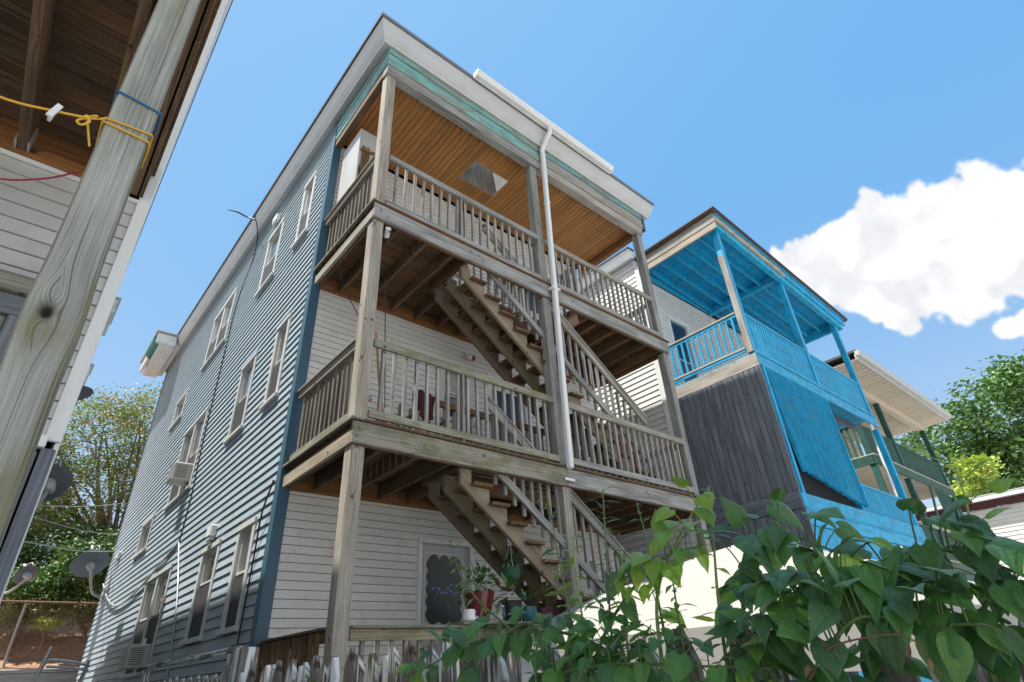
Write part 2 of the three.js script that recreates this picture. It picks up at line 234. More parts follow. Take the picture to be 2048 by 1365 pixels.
// ---------- the slate-blue three-storey house ----------
const D1 = 1.05, D2 = 3.753, D3 = 6.553, ZW = -1.74;      // deck levels; back wall of the porch
const EAVE = z => 9.64 - 0.052 * z;                         // the flat roof falls towards the porch
const house = thing('slate_house', 'three-storey house with slate blue lap siding and white eaves, behind the wooden porches', 'house', [3, 0, -8]);
{
  const mL = (s, y, n) => [-n, y, s], mR = (s, y, n) => [s, y, ZW + n];
  B('wall_core', house, M.dark, 0.125, 5.70, 0, 9.9, -14.05, ZW - 0.125);
  B('foundation', house, M.concrete, 0.02, 5.74, -0.2, 0.55, -14.08, ZW - 0.02);
  const W = [[-2.86, -2.34, 7.76, 9.02], [-4.6, -3.78, 7.8, 9.05], [-8.1, -6.5, 7.8, 9.05, { double: 1 }],
    [-2.9, -2.36, 4.93, 6.14], [-4.5, -3.74, 4.95, 6.16], [-8.15, -6.42, 4.74, 6.22, { double: 1, blind: 0.2 }], [-10.28, -9.22, 7.1, 7.72, { single: 1, blind: 0 }],
    [-10.35, -9.22, 4.18, 4.8, { single: 1, blind: 0, brown: 1 }], [-2.92, -2.3, 2.19, 3.26, { split: 0.52 }], [-4.47, -3.64, 2.19, 3.26, { split: 0.6 }], [-8.15, -6.25, 1.92, 3.36, { double: 1, split: 0.55 }]];
  const left = grp('side_wall', house, [0, 0, -8]);
  siding('clapboard', left, M.slate, mL, -14.05, ZW - 0.06, 0.5, 10.6, 0.116, 0.024, W.map(w => [w[0] + 0.03, w[1] - 0.03, w[2] - 0.03, w[3] + 0.03]));
  W.forEach(([a, b, c, d, o = {}]) => windowOf(house, mL, a, b, c, d, o));
  const rear = grp('porch_wall', house, [3, 0, ZW]);
  const open = [[1.80, 2.66, D1, 3.09], [2.08, 2.70, 4.86, 5.72], [3.0, 3.85, D2, D2 + 2.05], [2.06, 2.72, 7.6, 8.55], [3.9, 4.75, D3, D3 + 2.02], [4.3, 5.1, D1, 3.1]];
  for (const [y0, y1] of [[0.6, 3.52], [D2, 6.30], [D3, 9.2]]) siding('white_clapboard', rear, M.white, mR, 0.10, 5.68, y0, y1, 0.0895, 0.011, open);
  windowOf(house, mR, 2.08, 2.70, 4.88, 5.70, { screen: false, blind: 0.5 }); windowOf(house, mR, 2.06, 2.72, 7.62, 8.53, { screen: false });
  // corner boards
  wb('corner_board', house, M.corner, mL, ZW - 0.10, ZW + 0.03, 0.5, 9.75, -0.02, 0.03); wb('corner_board', house, M.corner, mR, -0.02, 0.10, 0.5, 9.19, -0.02, 0.032);
  wb('corner_board', house, M.edge, mL, -14.13, -14.04, 0.5, 10.4, -0.05, 0.028);
  // doors onto the decks
  const door = (s0, s1, y0, y1, m) => { const d = grp('door', house, mR((s0 + s1) / 2, y0, 0)); wb('frame', d, M.trim, mR, s0, s0 + 0.06, y0, y1, -0.1, 0.035); wb('frame', d, M.trim, mR, s1 - 0.06, s1, y0, y1, -0.1, 0.035); wb('frame', d, M.trim, mR, s0, s1, y1 + 0.001, y1 + 0.06, -0.1, 0.04); wb('leaf', d, m, mR, s0 + 0.06, s1 - 0.06, y0, y1, -0.08, -0.03); return d; };
  const white = M.trimGrey, navy = [plain(0.02, 0.045, 0.10, { roughness: 0.4 })];
  { // storm door with a scalloped dark pane
    const d = door(1.80, 2.66, D1, 3.08, white), sh = new THREE.Shape(), w0 = 1.985, w1 = 2.465, y0 = 2.19, y1 = 2.9, n = 3, m = 5;
    const arc = (ax, ay, bx, by, k) => { for (let i = 1; i <= 6; i++) { const t = i / 6, b = Math.sin(Math.PI * t) * k; const nx = -(by - ay), ny = bx - ax, l = Math.hypot(nx, ny); sh.lineTo(ax + (bx - ax) * t - nx / l * b * -1, ay + (by - ay) * t - ny / l * b * -1); } };
    sh.moveTo(w0, y0); const sx = (w1 - w0) / n, sy = (y1 - y0) / m;
    for (let i = 0; i < n; i++) arc(w0 + i * sx, y0, w0 + (i + 1) * sx, y0, -0.035); for (let i = 0; i < m; i++) arc(w1, y0 + i * sy, w1, y0 + (i + 1) * sy, -0.03);
    for (let i = n; i > 0; i--) arc(w0 + i * sx, y1, w0 + (i - 1) * sx, y1, -0.06); for (let i = m; i > 0; i--) arc(w0, y0 + i * sy, w0, y0 + (i - 1) * sy, -0.03);
    const g = new THREE.ExtrudeGeometry(sh, { depth: 0.008, bevelEnabled: false }); mesh('scalloped_pane', d, g, plain(0.05, 0.06, 0.06, { roughness: 0.25 }), [0, 0, ZW - 0.028]);
    for (const [a, b, c, e] of [[1.915, 2.535, 2.12, 2.135], [1.915, 2.535, 2.965, 2.98]]) wb('moulding', d, M.trim, mR, a, b, c, e, -0.03, -0.02); for (const a of [1.915, 2.52]) wb('moulding', d, M.trim, mR, a, a + 0.015, 2.136, 2.964, -0.03, -0.02);
  }
  for (const [a, y] of [[3.0, D2], [3.9, D3]]) { const d = door(a, a + 0.85, y, y + 2.0, M.trim); for (const [c, e] of [[0.25, 0.85], [1.0, 1.85]]) { wb('door_pane', d, navy, mR, a + 0.14, a + 0.71, y + c, y + e, -0.031, -0.022); } }
  door(4.3, 5.1, D1, 3.05, white);
  // eaves: soffit, crown and drip edge, mitred at the corner, following the roof's fall
  const L0 = (n, y) => [-n, y + EAVE(0) - 9.64, n - 0.06], L1 = (n, y) => [-n, y + EAVE(-14.2) - 9.64, -14.2], F0 = L0, F1 = (n, y) => [5.92 + n, y, n - 0.06];
  const crown = [[-0.02, 9.64], [0.115, 9.60], [0.125, 9.635], [0.145, 9.66], [0.185, 9.74], [0.205, 9.83], [0.235, 9.90], [0.235, 9.935], [-0.02, 9.935]], drip = [[-0.02, 9.94], [0.262, 9.94], [0.265, 9.995], [-0.02, 10.02]];
  const roof = grp('roof', house, [3, 9.7, -7]);
  sweep('crown_moulding', roof, M.crown, crown, L0, L1); sweep('crown_moulding', roof, M.crown, crown, F0, F1); sweep('drip_edge', roof, M.edge, drip, L0, L1); sweep('drip_edge', roof, M.zinc, drip, F0, F1);
  sweep('crown_moulding', roof, M.crown, crown, F1, (n, y) => [5.92 + n, y + 0.72, -14.2]);
  { // roof deck round the skylight
    const sl = (x0, x1, z0, z1) => sweep('roof_deck', roof, M.roof, [[x0, 9.86], [x1, 9.86], [x1, 9.93], [x0, 9.93]], (x, y) => [x, y - 0.052 * z0, z0], (x, y) => [x, y - 0.052 * z1, z1]);
    sl(0.02, 2.05, -0.05, -1.8); sl(2.85, 5.9, -0.05, -1.8); sl(2.051, 2.849, -0.05, -0.68); sl(2.051, 2.849, -1.14, -1.8); sl(0.02, 5.9, -1.801, -14.15);
  }
  // cornice return at the far end: a box of the same moulding with a strip of green copper
  const ret = grp('cornice_return', house, [-0.4, 10.2, -12.8]);
  B('soffit', ret, M.trim, -0.62, -0.24, 10.14, 10.22, -14.3, -12.1); B('crown', ret, M.trim, -0.72, -0.64, 10.2, 10.5, -14.3, -13.3); B('crown', ret, M.trim, -0.72, -0.24, 10.2, 10.5, -12.1, -12.0);
  mesh('copper_flashing', ret, new THREE.CylinderGeometry(0.13, 0.13, 1.15, 14), M.copper, [-0.66, 10.36, -12.68], new THREE.Quaternion().setFromEuler(new THREE.Euler(Math.PI / 2 + 0.05, 0, 0)));
  B('cap', ret, M.trimGrey, -0.78, -0.1, 10.52, 10.57, -14.32, -11.95); B('infill', ret, M.trim, -0.6, -0.1, 10.222, 10.51, -14.28, -12.12);
  // small fittings on the side wall
  const vent = (y, z) => { const v = grp('vent_hood', house, [-0.05, y, z]); B('hood', v, M.trim, -0.10, -0.014, y, y + 0.16, z - 0.11, z + 0.11, 0.015); B('flap', v, M.trimGrey, -0.09, -0.02, y - 0.05, y - 0.002, z - 0.09, z + 0.09, 0.01); };
  vent(9.3, -4.25); vent(3.42, -4.1); vent(4.5, -12.6);
}
// window air conditioners
for (const [y, z, lab] of [[4.86, -6.78, 'beige window air conditioner in the second-floor double window of the slate house'], [1.96, -6.62, 'grey window air conditioner low in the ground-floor double window behind the fence']]) {
  const a = thing('air_conditioner', lab, 'air conditioner', [-0.2, y, z], 'window air conditioners');
  B('case', a, plain(0.56, 0.53, 0.47, { roughness: 0.5 }), -0.32, 0.02, y, y + 0.32, z - 0.2, z + 0.2, 0.012);
  for (let k = 0; k < 9; k++) B('louvre', a, M.trimGrey, -0.328, -0.322, y + 0.03 + k * 0.031, y + 0.045 + k * 0.031, z - 0.17, z + 0.17, 0.001);
  for (let k = 0; k < 8; k++) B('side_louvre', a, M.edge, -0.28, -0.1, y + 0.05 + k * 0.03, y + 0.06 + k * 0.03, z + 0.201, z + 0.204, 0.001);
  B('accordion_panel', a, M.trim, -0.06, -0.03, y + 0.02, y + 0.42, z - 0.3, z - 0.202);
}
// cables on the side wall
{
  const c = (label, pts, r, m = M.black) => { const o = tube('wall_cable', null, m, pts, r, pts.length * 8, 5); o.name = numbered('wall_cable'); o.userData = { label, category: 'cable' }; return o; };
  c('black cable running down from the eave past the double windows of the slate house', [[-0.32, 9.95, -5.0], [-0.12, 9.75, -5.3], [-0.03, 9.4, -5.6], [-0.025, 8.6, -6.15], [-0.03, 7.2, -6.2], [-0.03, 5.5, -6.22], [-0.03, 4.4, -6.1], [-0.03, 3.72, -6.2]], 0.011);
  c('sagging bundle of cables along the far end of the slate wall', [[-0.06, 4.1, -13.9], [-0.07, 3.55, -12.2], [-0.06, 3.25, -10.6], [-0.05, 3.3, -9.0], [-0.04, 3.6, -7.0], [-0.03, 3.74, -6.2]], 0.02, M.galv);
  c('thin pipe and cable dropping beside the ground-floor windows of the slate house', [[-0.03, 3.74, -6.2], [-0.04, 3.0, -5.5], [-0.03, 2.5, -5.2], [-0.03, 1.7, -4.9], [-0.03, 1.0, -4.8]], 0.014, M.galv);
  c('dark cable hanging down beside the blue corner board', [[-0.06, 3.62, -1.82], [-0.07, 3.3, -2.0], [-0.04, 2.9, -2.12], [-0.04, 2.2, -2.16], [-0.04, 1.2, -2.2]], 0.010);
  c('loose black wires sticking out from the eave of the slate house', [[-0.75, 10.06, -5.3], [-0.6, 10.0, -5.2], [-0.42, 10.02, -5.25], [-0.26, 9.9, -5.1]], 0.016);
}
// rain gutter and downspout
{
  const g = thing('rain_gutter', 'white gutter and downspout on the front edge of the porch roof', 'gutter', [2.9, 9.9, 0.2]);
  const prof = [[0.0, 9.90], [0.0, 10.01], [0.012, 10.01], [0.012, 9.915], [0.08, 9.915], [0.105, 9.95], [0.115, 10.01], [0.128, 10.01], [0.118, 9.945], [0.09, 9.90]];
  sweep('trough', g, M.trim, prof, (n, y) => [1.40, y + 0.02, 0.212 + n], (n, y) => [4.70, y, 0.212 + n]);
  for (const x of [1.395, 4.705]) sweep('end_cap', g, M.trim, [[0, 9.9], [0, 10.02], [0.128, 10.02], [0.118, 9.945], [0.09, 9.9]], (n, y) => [x, y + (x < 2 ? 0.02 : 0), 0.212 + n], (n, y) => [x - 0.008 * Math.sign(3 - x), y + (x < 2 ? 0.02 : 0), 0.212 + n]);
  tube('elbow', g, M.trim, [[3.02, 9.91, 0.27], [3.02, 9.80, 0.27], [3.01, 9.66, 0.16], [3.0, 9.52, 0.065], [3.0, 9.36, 0.06]], 0.045, 24, 10);
  beam('downspout', g, M.trim, [3.0, 9.40, 0.062], [2.82, 3.70, 0.062], 0.075, 0.078, 0.02);
  for (const [x, y] of [[2.91, 6.42], [2.83, 3.56]]) { const b = grp('strap', g, [x, y, 0.05]); B('band', b, M.trim, x - 0.085, x + 0.085, y, y + 0.032, y > 5 ? 0.005 : 0.02, y > 5 ? 0.107 : 0.035, 0.006); }
  for (const y of [8.2]) B('seam', g, M.trim, 2.915, 3.005, y, y + 0.02, 0.018, 0.107);
}

// ---------- the weathered wooden porch ----------
const porch = thing('wooden_porch', 'weathered grey three-storey wooden porch with railings and open stairs', 'porch', [2.9, 0, -0.9]);
const PX = 5.80;
function railing(parent, m, p, q, Y, o = {}) {   // rails and balusters from p to q (x, z)
  const [x0, z0] = p, [x1, z1] = q, L = Math.hypot(x1 - x0, z1 - z0), g = grp('railing', parent, [(x0 + x1) / 2, Y, (z0 + z1) / 2]), top = o.top ?? 0.93, bot = o.bot ?? 0.05, pit = o.pitch ?? 0.135, bs = o.size ?? 0.036;
  const s0 = o.slope ?? 0, at = (t, y, off = 0) => [x0 + (x1 - x0) * t - (z1 - z0) / L * off, Y + y + s0 * t, z0 + (z1 - z0) * t + (x1 - x0) / L * off];
  beam('top_rail', g, m, at(0, top - 0.045), at(1, top - 0.045), 0.04, 0.088); if (o.cap) beam('rail_cap', g, m, at(0, top + 0.012), at(1, top + 0.012), o.cap, 0.022);
  beam('bottom_rail', g, o.botM ?? m, at(0, bot + 0.04), at(1, bot + 0.04), 0.04, 0.08);
  const n = Math.round(L / pit), off = o.off ?? -0.04;
  for (let i = 1; i < n; i++) { const t = i / n, a = at(t, o.low ?? 0.02, off), b = at(t, top - 0.012, off); const k = R(-0.006, 0.006); beam('baluster', g, o.balM ?? m, [a[0] + k, a[1], a[2]], [b[0] - k, b[1], b[2]], bs, bs, 0.002); }
  for (const t of o.stiles ?? []) beam('stile', g, o.balM ?? m, at(t, 0.0, off), at(t, top - 0.012, off), 0.03, 0.095);
  return g;
}
function deckLevel(Y, hole) {
  const dk = grp('deck', porch, [2.9, Y, -0.9]), yb = Y - 0.028, [hx0, hx1, hz0] = hole;
  for (let z = 0.025, i = 0; z > ZW + 0.02; z -= 0.143, i++) {   // boards along the porch
    const za = z - 0.137, cut = za > hz0 - 0.05 && i > 0, seg = cut ? [[0.0, hx0], [hx1, PX]] : [[-0.015, 2.95], [2.954, PX + 0.015]];
    for (const [a, b] of seg) B('deck_board', dk, M.brown, a, b, yb, Y, Math.max(za, ZW + 0.015), z);
  }
  for (let x = 0.36; x < PX - 0.1; x += 0.405) { const inH = x > hx0 + 0.03 && x < hx1 - 0.03; B('joist', dk, M.brown, x, x + 0.04, yb - 0.195, yb - 0.002, ZW + 0.045, inH ? hz0 - 0.05 : -0.085); }
  B('header', dk, M.brown, hx0 - 0.045, hx1 + 0.045, yb - 0.20, yb - 0.002, hz0 - 0.045, hz0 - 0.004); for (const x of [hx0 - 0.044, hx1 + 0.004]) B('trimmer', dk, M.brown, x, x + 0.04, yb - 0.20, yb - 0.003, hz0 - 0.003, -0.085);
  B('ledger', dk, M.orange, 0.09, PX - 0.05, yb - 0.225, yb - 0.004, ZW + 0.002, ZW + 0.042);
  B('fascia', dk, Y > 5 ? M.grey[0] : M.mossy[1], 0.0, 2.83, yb - 0.219, yb - 0.003, -0.04, 0.0); B('fascia', dk, M.grey[1], 2.833, PX, yb - 0.219, yb - 0.003, -0.04, -0.001);
  B('front_beam', dk, M.brown, 0.02, PX - 0.02, yb - 0.221, yb - 0.004, -0.082, -0.043);
  B('rim_joist', dk, M.tan, 0.0, 0.04, yb - 0.219, yb - 0.08, ZW + 0.06, -0.045); B('inner_rim', dk, M.brown, 0.05, 0.09, yb - 0.215, yb - 0.003, ZW + 0.05, -0.09); B('rim_joist', dk, M.brown, PX - 0.04, PX, yb - 0.219, yb - 0.003, ZW + 0.06, -0.045);
  B('edge_board', dk, M.mossy, -0.035, 0.10, yb + 0.001, Y + 0.003, ZW + 0.06, 0.026);
  return dk;
}
const WEATH = tint(mat(T.grey), [[0.52, 0.44, 0.38], [0.62, 0.54, 0.47], [0.45, 0.38, 0.33]]);
const HOLE3 = [1.44, 3.75, -0.93], HOLE2 = [1.38, 3.62, -0.88];
deckLevel(D3, HOLE3); deckLevel(D2, HOLE2);
{ // ground deck: boards and a rim
  const dk = grp('deck', porch, [2.9, D1, -0.9]);
  for (let z = 0.02; z > ZW + 0.02; z -= 0.143) B('deck_board', dk, M.grey, 0, PX, D1 - 0.028, D1, Math.max(z - 0.137, ZW + 0.015), z);
  B('fascia', dk, M.grey, 0, PX, D1 - 0.26, D1 - 0.03, -0.04, 0); B('rim_joist', dk, M.grey, 0, 0.04, D1 - 0.26, D1 - 0.03, ZW + 0.03, -0.045);
}
// posts, storey by storey
for (const [x, tans] of [[0.02, 1], [2.76, 0], [5.655, 0]]) for (const [y0, y1] of [[0, D2 - 0.248], [D2, D3 - 0.248], [D3, 9.07]]) {
  const p = B('post', porch, tans ? M.tan[Math.floor(y0) % 3] : M.grey, x, x + 0.14, y0, y1, -0.185, -0.045, 0.008);
  if (y0 === 0) B('post_foot', porch, M.galv, x - 0.01, x + 0.15, -0.05, 0.05, -0.195, -0.035);
}
// railings
for (const [Y, m] of [[D3, M.grey], [D2, M.mossy]]) {
  const mm = Y > 5 ? M.grey : [...M.mossy, ...M.grey];
  railing(porch, m, [0.165, -0.05], [2.755, -0.05], Y, { balM: M.grey, stiles: [0.44] }); railing(porch, M.grey, [2.905, -0.05], [5.65, -0.05], Y, { balM: M.grey, bot: 0.06 });
  railing(porch, M.tan, [0.05, -0.19], [0.05, ZW + 0.05], Y, { pitch: 0.118, balM: WEATH, botM: M.mossy, off: 0.035, cap: 0.09 });
  railing(porch, M.grey, [PX - 0.05, -0.19], [PX - 0.05, ZW + 0.05], Y, { balM: M.grey, off: -0.035 });
  railing(porch, M.brown, [1.55, Y > 5 ? -1.0 : -0.95], [3.7, Y > 5 ? -1.0 : -0.95], Y, { balM: M.grey, pitch: 0.14 });
  railing(porch, M.brown, [Y > 5 ? 3.8 : 3.67, -0.12], [Y > 5 ? 3.8 : 3.67, -0.98], Y, { balM: M.grey, pitch: 0.14 });
}
railing(porch, M.mossy, [0.165, -0.06], [2.755, -0.06], D1, { balM: M.tan, cap: 0.12 }); railing(porch, M.brown, [0.05, -0.19], [0.05, ZW + 0.12], D1, { balM: M.brown, cap: 0.1, pitch: 0.12 });
B('newel', porch, M.brown, 0.0, 0.09, D1, D1 + 0.93, ZW + 0.03, ZW + 0.115); railing(porch, M.grey, [2.905, -0.05], [5.65, -0.05], D1, { balM: M.grey });
// stairs
function stair(x0, y0, zs, n, zr) {
  const run = 0.24, rise = 0.18, st = grp('stair', porch, [x0 + 1.6, y0 - 1.4, -0.5]);
  const sh = new THREE.Shape(); sh.moveTo(0, 0); for (let i = 0; i < n; i++) { sh.lineTo(i * run + 0.14, -i * rise); sh.lineTo(i * run + 0.14, -(i + 1) * rise); sh.lineTo((i + 1) * run + 0.14, -(i + 1) * rise); }
  sh.lineTo(n * run + 0.14, -n * rise - 0.18); sh.lineTo(n * run - 0.08, -n * rise - 0.18); sh.lineTo(0, -0.16); sh.closePath();
  const g = new THREE.ExtrudeGeometry(sh, { depth: 0.04, bevelEnabled: true, bevelSize: 0.003, bevelThickness: 0.003, bevelSegments: 1 });
  { const p = g.attributes.position, u = g.attributes.uv; for (let i = 0; i < p.count; i++) { const x = p.getX(i), y = p.getY(i); u.setXY(i, (x * 0.6 + y * 0.8) / 0.6 + p.getZ(i), (x * 0.8 - y * 0.6) / 1.8); } }
  const dk = tint(mat(T.tan), [[0.72, 0.64, 0.55], [0.5, 0.48, 0.36], [0.42, 0.36, 0.29]]);
  zs.forEach((z, k) => mesh('stringer', st, g, dk[k], [x0, y0, z - 0.02]));
  for (let i = 0; i < n; i++) for (const k of [0, 1]) B('tread', st, M.brown, x0 + i * run + 0.125 + k * 0.128, x0 + i * run + 0.248 + k * 0.128, y0 - (i + 1) * rise + 0.002, y0 - (i + 1) * rise + 0.036, zs[2] - 0.05, zs[0] + 0.10);
  const rail = (dy) => [[x0 + 0.35, y0 + 0.12 + dy, zr], [x0 + n * run + 0.1, y0 + 0.12 + dy - (n * run - 0.25) * 0.75, zr]];
  const [a, b] = rail(0.0), [c, d] = rail(0.71); beam('stair_rail', st, M.grey, a, b, 0.04, 0.088); beam('stair_rail', st, M.grey, c, d, 0.04, 0.088); beam('rail_cap', st, M.grey, [c[0], c[1] + 0.07, c[2]], [d[0], d[1] + 0.07, d[2]], 0.085, 0.024);
  for (let x = a[0] + 0.1; x < b[0] - 0.05; x += 0.135) { const y = a[1] - (x - a[0]) * 0.75; B('stair_baluster', st, M.grey, x, x + 0.036, y - 0.16, y + 0.68, zr - 0.062, zr - 0.026, 0.002); }
  return st;
}
stair(1.40, 6.32, [-0.21, -0.52, -0.83], 14, -0.13); stair(1.33, 3.52, [-0.17, -0.47, -0.77], 13, -0.10);
// porch roof: beams, painted frieze boards, beadboard ceiling and skylight well
{
  const rf = grp('porch_roof', porch, [2.9, 9.3, -0.9]);
  B('beam', rf, M.grey[1], 0.0, 2.95, 9.075, 9.25, -0.15, -0.01); B('beam', rf, M.pale[1], 2.952, 5.82, 9.075, 9.25, -0.15, -0.012); B('beam', rf, M.brown, 0.0, 0.10, 9.10, 9.25, ZW + 0.01, -0.152); B('beam', rf, M.orange, 5.72, 5.82, 9.10, 9.25, ZW + 0.01, -0.152);
  for (const [y0, y1, z] of [[9.252, 9.37, 0.006], [9.376, 9.50, -0.004], [9.506, 9.64, 0.016]]) { B('frieze_board', rf, M.teal, -0.01, 2.96, y0, y1, -0.03, z); B('frieze_board', rf, y0 < 9.5 ? M.grey : M.teal, 2.963, 5.87, y0, y1, -0.03, z - 0.002); B('frieze_board', rf, M.teal, -0.012 - (z > 0.01 ? 0.008 : 0), 0.03, y0, y1, ZW + 0.02, -0.032); B('frieze_board', rf, M.grey, 5.83, 5.87, y0, y1, ZW + 0.02, -0.032); }
  B('corner_trim', rf, M.corner, 5.875, 5.90, 9.2, 9.63, -0.06, 0.03);
  const cx0 = 0.11, bw = 0.0935;
  for (let i = 0; i * bw + cx0 < 5.71; i++) {
    const x = cx0 + i * bw, x1 = Math.min(x + bw - 0.006, 5.715); const inS = x1 > 2.08 && x < 2.80;
    for (const [a, b] of inS ? [[ZW + 0.016, -1.13], [-0.69, -0.155]] : [[ZW + 0.016, -0.155]]) B('ceiling_board', rf, M.ceil, x, x1, 9.255, 9.272, a, b, 0.003);
  }
  B('ceiling_backing', rf, M.dark, 0.1, 2.04, 9.274, 9.28, ZW + 0.01, -0.15); B('ceiling_backing', rf, M.dark, 2.86, 5.72, 9.274, 9.28, ZW + 0.01, -0.15); B('ceiling_backing', rf, M.dark, 2.041, 2.859, 9.274, 9.28, -0.67, -0.15); B('ceiling_backing', rf, M.dark, 2.041, 2.859, 9.274, 9.28, ZW + 0.01, -1.15);
  const wl = grp('skylight_well', rf, [2.45, 9.6, -0.9]), pw = M.pale;
  for (let k = 0; k < 8; k++) { B('well_board', wl, M.grey, 2.055 + k * 0.0975, 2.1485 + k * 0.0975, 9.25, 10.06, -1.15, -1.132, 0.002); B('well_board', wl, pw, 2.055 + k * 0.0975, 2.1485 + k * 0.0975, 9.25, 10.04, -0.688, -0.67, 0.002); }
  for (let k = 0; k < 5; k++) { B('well_board', wl, pw, 2.8165, 2.834, 9.25, 10.05, -1.13 + k * 0.088, -1.046 + k * 0.088, 0.002); B('well_board', wl, pw, 2.0555, 2.0725, 9.25, 10.05, -1.13 + k * 0.088, -1.046 + k * 0.088, 0.002); }
  B('skylight_pane', wl, new THREE.MeshPhysicalMaterial({ color: new THREE.Color(0.9, 0.93, 0.95), transmission: 1, roughness: 0.25, thickness: 0 }), 2.03, 2.87, 10.075, 10.083, -1.17, -0.65, 0.001);
}

// ---------- the grey-white neighbour on the left, with the big post in front ----------
const LX = -2.075, LZ = 1.2;
const nb = thing('white_house', 'grey-white sided house at the left edge with a wooden deck overhead', 'house', [-4, 0, -4]);
{
  const mS = (s, y, n) => [LX + n, y, s], mB = (s, y, n) => [s, y, LZ + n];
  B('wall_core', nb, M.dark, -8, LX - 0.03, 0, 8.12, -11.4, LZ - 0.03);
  const bw = grp('back_wall', nb, [-4, 3, LZ]), sw = grp('side_wall', nb, [LX, 3, -4]);
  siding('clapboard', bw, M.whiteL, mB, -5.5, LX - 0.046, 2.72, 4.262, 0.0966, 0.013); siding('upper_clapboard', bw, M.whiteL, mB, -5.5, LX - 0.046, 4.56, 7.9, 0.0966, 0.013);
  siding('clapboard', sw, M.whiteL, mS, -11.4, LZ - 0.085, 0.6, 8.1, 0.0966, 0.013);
  B('corner_board', nb, M.trim, LX - 0.045, LX + 0.022, 2.70, 8.1, LZ + 0.001, LZ + 0.024); B('corner_board', nb, M.trim, LX + 0.001, LX + 0.024, 0.4, 8.1, LZ - 0.085, LZ);
  B('corner_board', nb, M.board, LX - 0.04, LX + 0.016, 0.0, 2.66, LZ + 0.001, LZ + 0.03); B('corner_foot', nb, M.trim, LX - 0.085, LX - 0.03, 2.66, 2.72, LZ + 0.001, LZ + 0.045);
  for (let k = 0; k < 9; k++) B('skirting_board', nb, M.board, LX - 0.19 - k * 0.15, LX - 0.05 - k * 0.15, 0, 2.64, LZ + 0.002, LZ + 0.022);
  B('channel', nb, M.trim, -5.5, LX - 0.02, 4.262, 4.285, LZ + 0.001, LZ + 0.03);
  // deck overhead
  const dk = grp('deck', nb, [-3.5, 4.4, 2.2]);
  B('ledger', dk, M.orange, -5.5, LX - 0.16, 4.287, 4.50, LZ + 0.002, LZ + 0.042);
  for (let k = 0; k < 9; k++) { const x = -2.37 - k * 0.36; B('joist', dk, M.brown[1], x, x + 0.045, 4.31, 4.502, LZ + 0.046, 3.22, 0.004); B('joist_hanger', dk, M.galv, x - 0.012, x - 0.001, 4.305, 4.44, LZ + 0.044, LZ + 0.12, 0.001); B('joist_hanger', dk, M.galv, x + 0.046, x + 0.057, 4.305, 4.44, LZ + 0.044, LZ + 0.12, 0.001); }
  for (let z = LZ + 0.03; z < 3.3; z += 0.15) B('deck_board', dk, M.brown, -5.5, LX - 0.01, 4.504, 4.532, z, z + 0.137);
  B('rim_joist', dk, M.brown, LX - 0.10, LX - 0.06, 4.29, 4.502, LZ + 0.05, 3.22); B('front_rim', dk, M.grey, -5.5, LX - 0.06, 4.29, 4.502, 3.225, 3.265);
  for (let k = 0; k < 13; k++) B('side_shingle', dk, M.brown, LX - 0.05, LX - 0.03, 4.30 - R(0, 0.015), 4.62, LZ + 0.05 + k * 0.16, LZ + 0.205 + k * 0.16, 0.002);
  // eave, with two cornice returns along it
  const crown = [[-0.02, 8.02], [0.035, 8.00], [0.045, 8.10], [0.06, 8.22], [0.065, 8.27], [-0.02, 8.27]], E = (z, d = 0) => (n, y) => [LX + n, y + d, z], roof = grp('roof', nb, [-4, 8.9, -4]);
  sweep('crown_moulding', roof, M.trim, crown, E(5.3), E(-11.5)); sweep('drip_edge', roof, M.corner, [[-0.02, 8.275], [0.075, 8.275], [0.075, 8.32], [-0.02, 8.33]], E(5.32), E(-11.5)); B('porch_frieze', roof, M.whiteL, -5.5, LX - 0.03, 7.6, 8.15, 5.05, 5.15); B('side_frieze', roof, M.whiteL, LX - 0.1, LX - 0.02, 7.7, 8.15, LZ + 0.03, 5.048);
  B('roof_deck', roof, M.roof, -8, LX - 0.03, 8.16, 8.3, -11.4, 5.3); B('porch_post', nb, M.grey, -2.27, -2.13, 0, 7.6, 5.0, 5.14);
  for (const [z0, z1, x] of [[-8.1, -7.0, -1.93], [-10.9, -10.3, -1.93]]) { const c = grp('cornice_return', roof, [-2, 8.8, z1]); B('soffit', c, M.trim, LX - 0.2, x, 8.00, 8.06, z0, z1); B('box', c, M.trim, LX - 0.2, x - 0.01, 8.062, 8.3, z0 + 0.01, z1 - 0.01); B('cap', c, M.trimGrey, LX - 0.2, x + 0.03, 8.302, 8.34, z0 - 0.03, z1 + 0.03); }
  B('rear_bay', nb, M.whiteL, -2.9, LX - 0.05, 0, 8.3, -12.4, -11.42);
  // mossy plank and framed panel low on the back wall
  const fr = grp('framed_panel', nb, [-2.7, 2.8, LZ]); B('mossy_plank', fr, M.mossy[3], -3.6, -2.30, 3.405, 3.50, LZ + 0.02, LZ + 0.10);
  B('panel_frame', fr, M.board, -3.6, -2.36, 3.29, 3.40, LZ + 0.02, LZ + 0.06); B('panel_frame', fr, M.board, -2.44, -2.36, 1.4, 3.288, LZ + 0.02, LZ + 0.06); B('panel', fr, M.grey, -3.6, -2.445, 1.4, 3.285, LZ + 0.018, LZ + 0.03);
}
